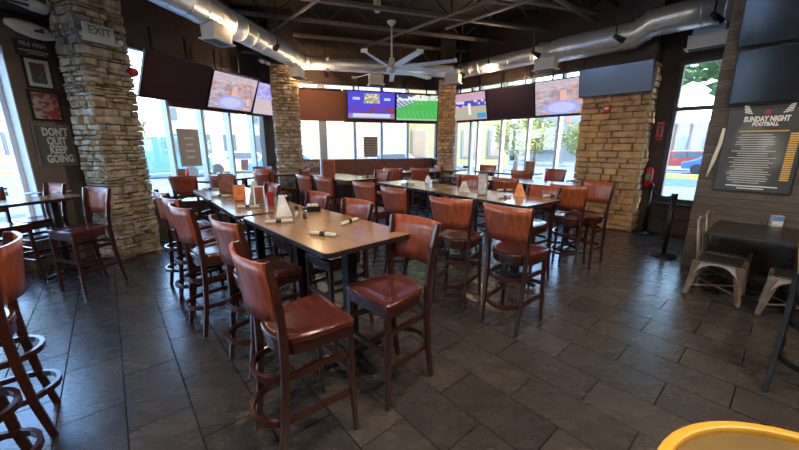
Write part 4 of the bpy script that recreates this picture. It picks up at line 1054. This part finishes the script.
building(9.5, 31, 9.0, 10.5, 'facadeY', 'tall cream building filling the right of the back windows', 3, 4, wm='facadeP')
building(17.5, 60, 8, 5.0, 'facadeP', 'low peach building across the street in the right bay', 1, 4)
building(25.5, 42, 8, 7.0, 'facadeW', 'white shop with orange lettering seen in the right bay', 1, 2)
building(45, 70, 22, 5.0, 'facadeB', 'long low brick building far beyond the narrow right window', 1, 8)
building(-66, 46, 22, 6.0, 'facadeW', 'white building seen through the tall left window', 1, 6)
c = Vector((38*sin(radians(25.4)), 38*cos(radians(25.4)), GZ)); t = thing('shop_sign', 'pale shop sign with orange figures on a pole outside the right bay', 'sign', c, H(25.4))
bm = BM(); box(bm, (0, 0, 1.7), (.3, .3, 3.4)); obj('sign_pole', bm, 'facadeW', t)
bm = BM(); box(bm, (0, 0, 4.2), (3.0, .3, 1.6)); obj('sign_panel', bm, 'facadeW', t)
text('sign_lettering', '5%', .9, 'signred', t, (0, -.17, 4.2), (pi/2, 0, 0), .01)
def tree(az, dist, h, r, m, label, seed, cz=.62):
    rr = random.Random(seed); c = Vector((dist*sin(radians(az)), dist*cos(radians(az)), GZ)); t = thing('tree', label, 'tree', c)
    bm = BM(); sweep(bm, [(0, 0, 0), (.1, 0, h*.35), (0, .1, h*.7)], .16, n=8, scales=[1.2, .8, .4])
    for k in range(5): a_ = rr.random()*6.3; sweep(bm, [(0, 0, h*.4), (r*.6*cos(a_), r*.6*sin(a_), h*(.6+.3*rr.random()))], .06, n=6, scales=[1, .3])
    obj('trunk', bm, 'bark', t)
    bm = BM()
    for k in range(1500):
        while True:
            p = Vector((rr.uniform(-1, 1), rr.uniform(-1, 1), rr.uniform(-1, 1)))
            if .35 < p.length < 1 and nz(p.x+3+p.z, p.y+5, 2.2, seed) > .33: break
        p = Vector((p.x*r, p.y*r, h*cz+p.z*h*(1-cz))); s = r*.06*rr.uniform(.6, 1.5)
        R = Matrix.Rotation(rr.random()*6.3, 3, 'Z') @ Matrix.Rotation(rr.random()*3, 3, 'X')
        bm.faces.new([bm.verts.new(p+R @ Vector(v)*s) for v in ((-1, 0, 0), (0, -.6, .1), (1, 0, 0), (0, .6, .1))])
    obj('foliage', bm, m, t)
tree(18.8, 27, 4.2, 1.9, 'leafY', 'small yellow-green tree outside the right bay', 1)
tree(27.8, 34, 4.0, 1.8, 'leafY', 'yellow-green tree by the shop sign, next to the wide ochre column', 2)
tree(44.5, 15, 8.5, 4.6, 'leaf', 'leafy tree hanging over the narrow right window', 3, .70)
tree(52, 24, 6, 2.8, 'leaf', 'tree further right outside the narrow window', 4)
tree(21.5, 36, 4.5, 2.0, 'leafY', 'pale tree further back outside the right bay', 5)
def car(az, dist, m, label, rz=None, van=False):
    c = Vector((dist*sin(radians(az)), dist*cos(radians(az)), GZ)); t = thing('car', label, 'car', c, H(az) if rz is None else rz)
    bm = BM(); hh = 1.9 if van else .95
    prof = [(-2.2, .35), (-2.25, .75), (-1.5, .95), (-.95, 1.45), (.9, 1.5), (1.6, 1.0), (2.2, .9), (2.25, .4)] if not van else [(-2.5, .35), (-2.5, 2.3), (1.2, 2.35), (1.9, 1.4), (2.5, 1.2), (2.55, .4)]
    a_ = [bm.verts.new((x, -.85, z)) for x, z in prof]; b_ = [bm.verts.new((x, .85, z)) for x, z in prof]; n = len(prof)
    for i in range(n): bm.faces.new((a_[i], a_[(i+1) % n], b_[(i+1) % n], b_[i]))
    bm.faces.new(a_); bm.faces.new(b_[::-1]); obj('car_body', bm, m, t, bevel=.05)
    for y_ in (-.86, .86):
        bm = BM(); prism(bm, [(-.85, .98), (-.6, 1.36), (.75, 1.38), (1.25, 1.0)], 0, .02) if not van else prism(bm, [(.3, 1.4), (.3, 2.1), (1.1, 2.1), (1.6, 1.4)], 0, .02)
        bmesh.ops.transform(bm, matrix=Matrix.Translation((0, y_+.01, 0)) @ Matrix.Rotation(pi/2, 4, 'X'), verts=bm.verts); obj('side_window', bm, 'outglass', t)
    for x_ in (-1.4, 1.4):
        for y_ in (-.8, .8):
            bm = BM(); sweep(bm, [(x_, y_-.1, .34), (x_, y_+.1, .34)], .34, n=18, up=(0, 0, 1)); obj('wheel', bm, 'tyre', t)
car(-35, 24, 'carblue', 'light blue van beyond the left window bay', van=True)
car(-25, 26, 'carwhite', 'white car through the middle of the left bay')
car(-18.5, 22, 'carblue', 'blue car near the far end of the left bay')
car(-1.5, 20, 'carwhite', 'white car parked outside the back windows')
car(16.5, 46, 'carwhite', 'white car passing outside the right bay')
car(40.0, 33, 'carred', 'red car seen through the narrow right window')
car(44, 30, 'carblue', 'blue car seen through the narrow right window')

# ------------------------------------------------------------------ light
w = bpy.data.worlds.new('sky'); S.world = w; w.use_nodes = True; nt = w.node_tree
bg = nt.nodes['Background']; tc = nt.nodes.new('ShaderNodeTexCoord'); sp = nt.nodes.new('ShaderNodeSeparateXYZ'); nt.links.new(tc.outputs['Generated'], sp.inputs[0])
r = nt.nodes.new('ShaderNodeValToRGB'); e = r.color_ramp.elements; e[0].position = 0; e[0].color = (.82, .91, 1, 1); e[1].position = .55; e[1].color = (.22, .48, 1, 1)
m_ = r.color_ramp.elements.new(.16); m_.color = (.50, .75, 1, 1)
nt.links.new(sp.outputs[2], r.inputs[0]); nt.links.new(r.outputs[0], bg.inputs[0]); bg.inputs[1].default_value = 4.4
sun = bpy.data.lights.new('sun', 'SUN'); sun.energy = 7; sun.angle = .01; sun.color = (1, .93, .80)
so = bpy.data.objects.new('sun', sun); COL.objects.link(so)
so.rotation_euler = Vector((.85, -.55, .80)).to_track_quat('Z', 'Y').to_euler()
# ------------------------------------------------------------------ camera
cam = bpy.data.cameras.new('camera'); cam.sensor_fit = 'HORIZONTAL'; cam.sensor_width = 36; cam.lens = 335/799*36; cam.clip_start = .05; cam.clip_end = 500
co = bpy.data.objects.new('camera', cam); COL.objects.link(co); co.location = (0, 0, 1.72); co.rotation_euler = (radians(90-13.45), 0, 0)
S.camera = co
S.view_settings.view_transform = 'Standard'; S.view_settings.look = 'None'; S.view_settings.gamma = 1; S.view_settings.exposure = 1.18; S.view_settings.use_curve_mapping = False
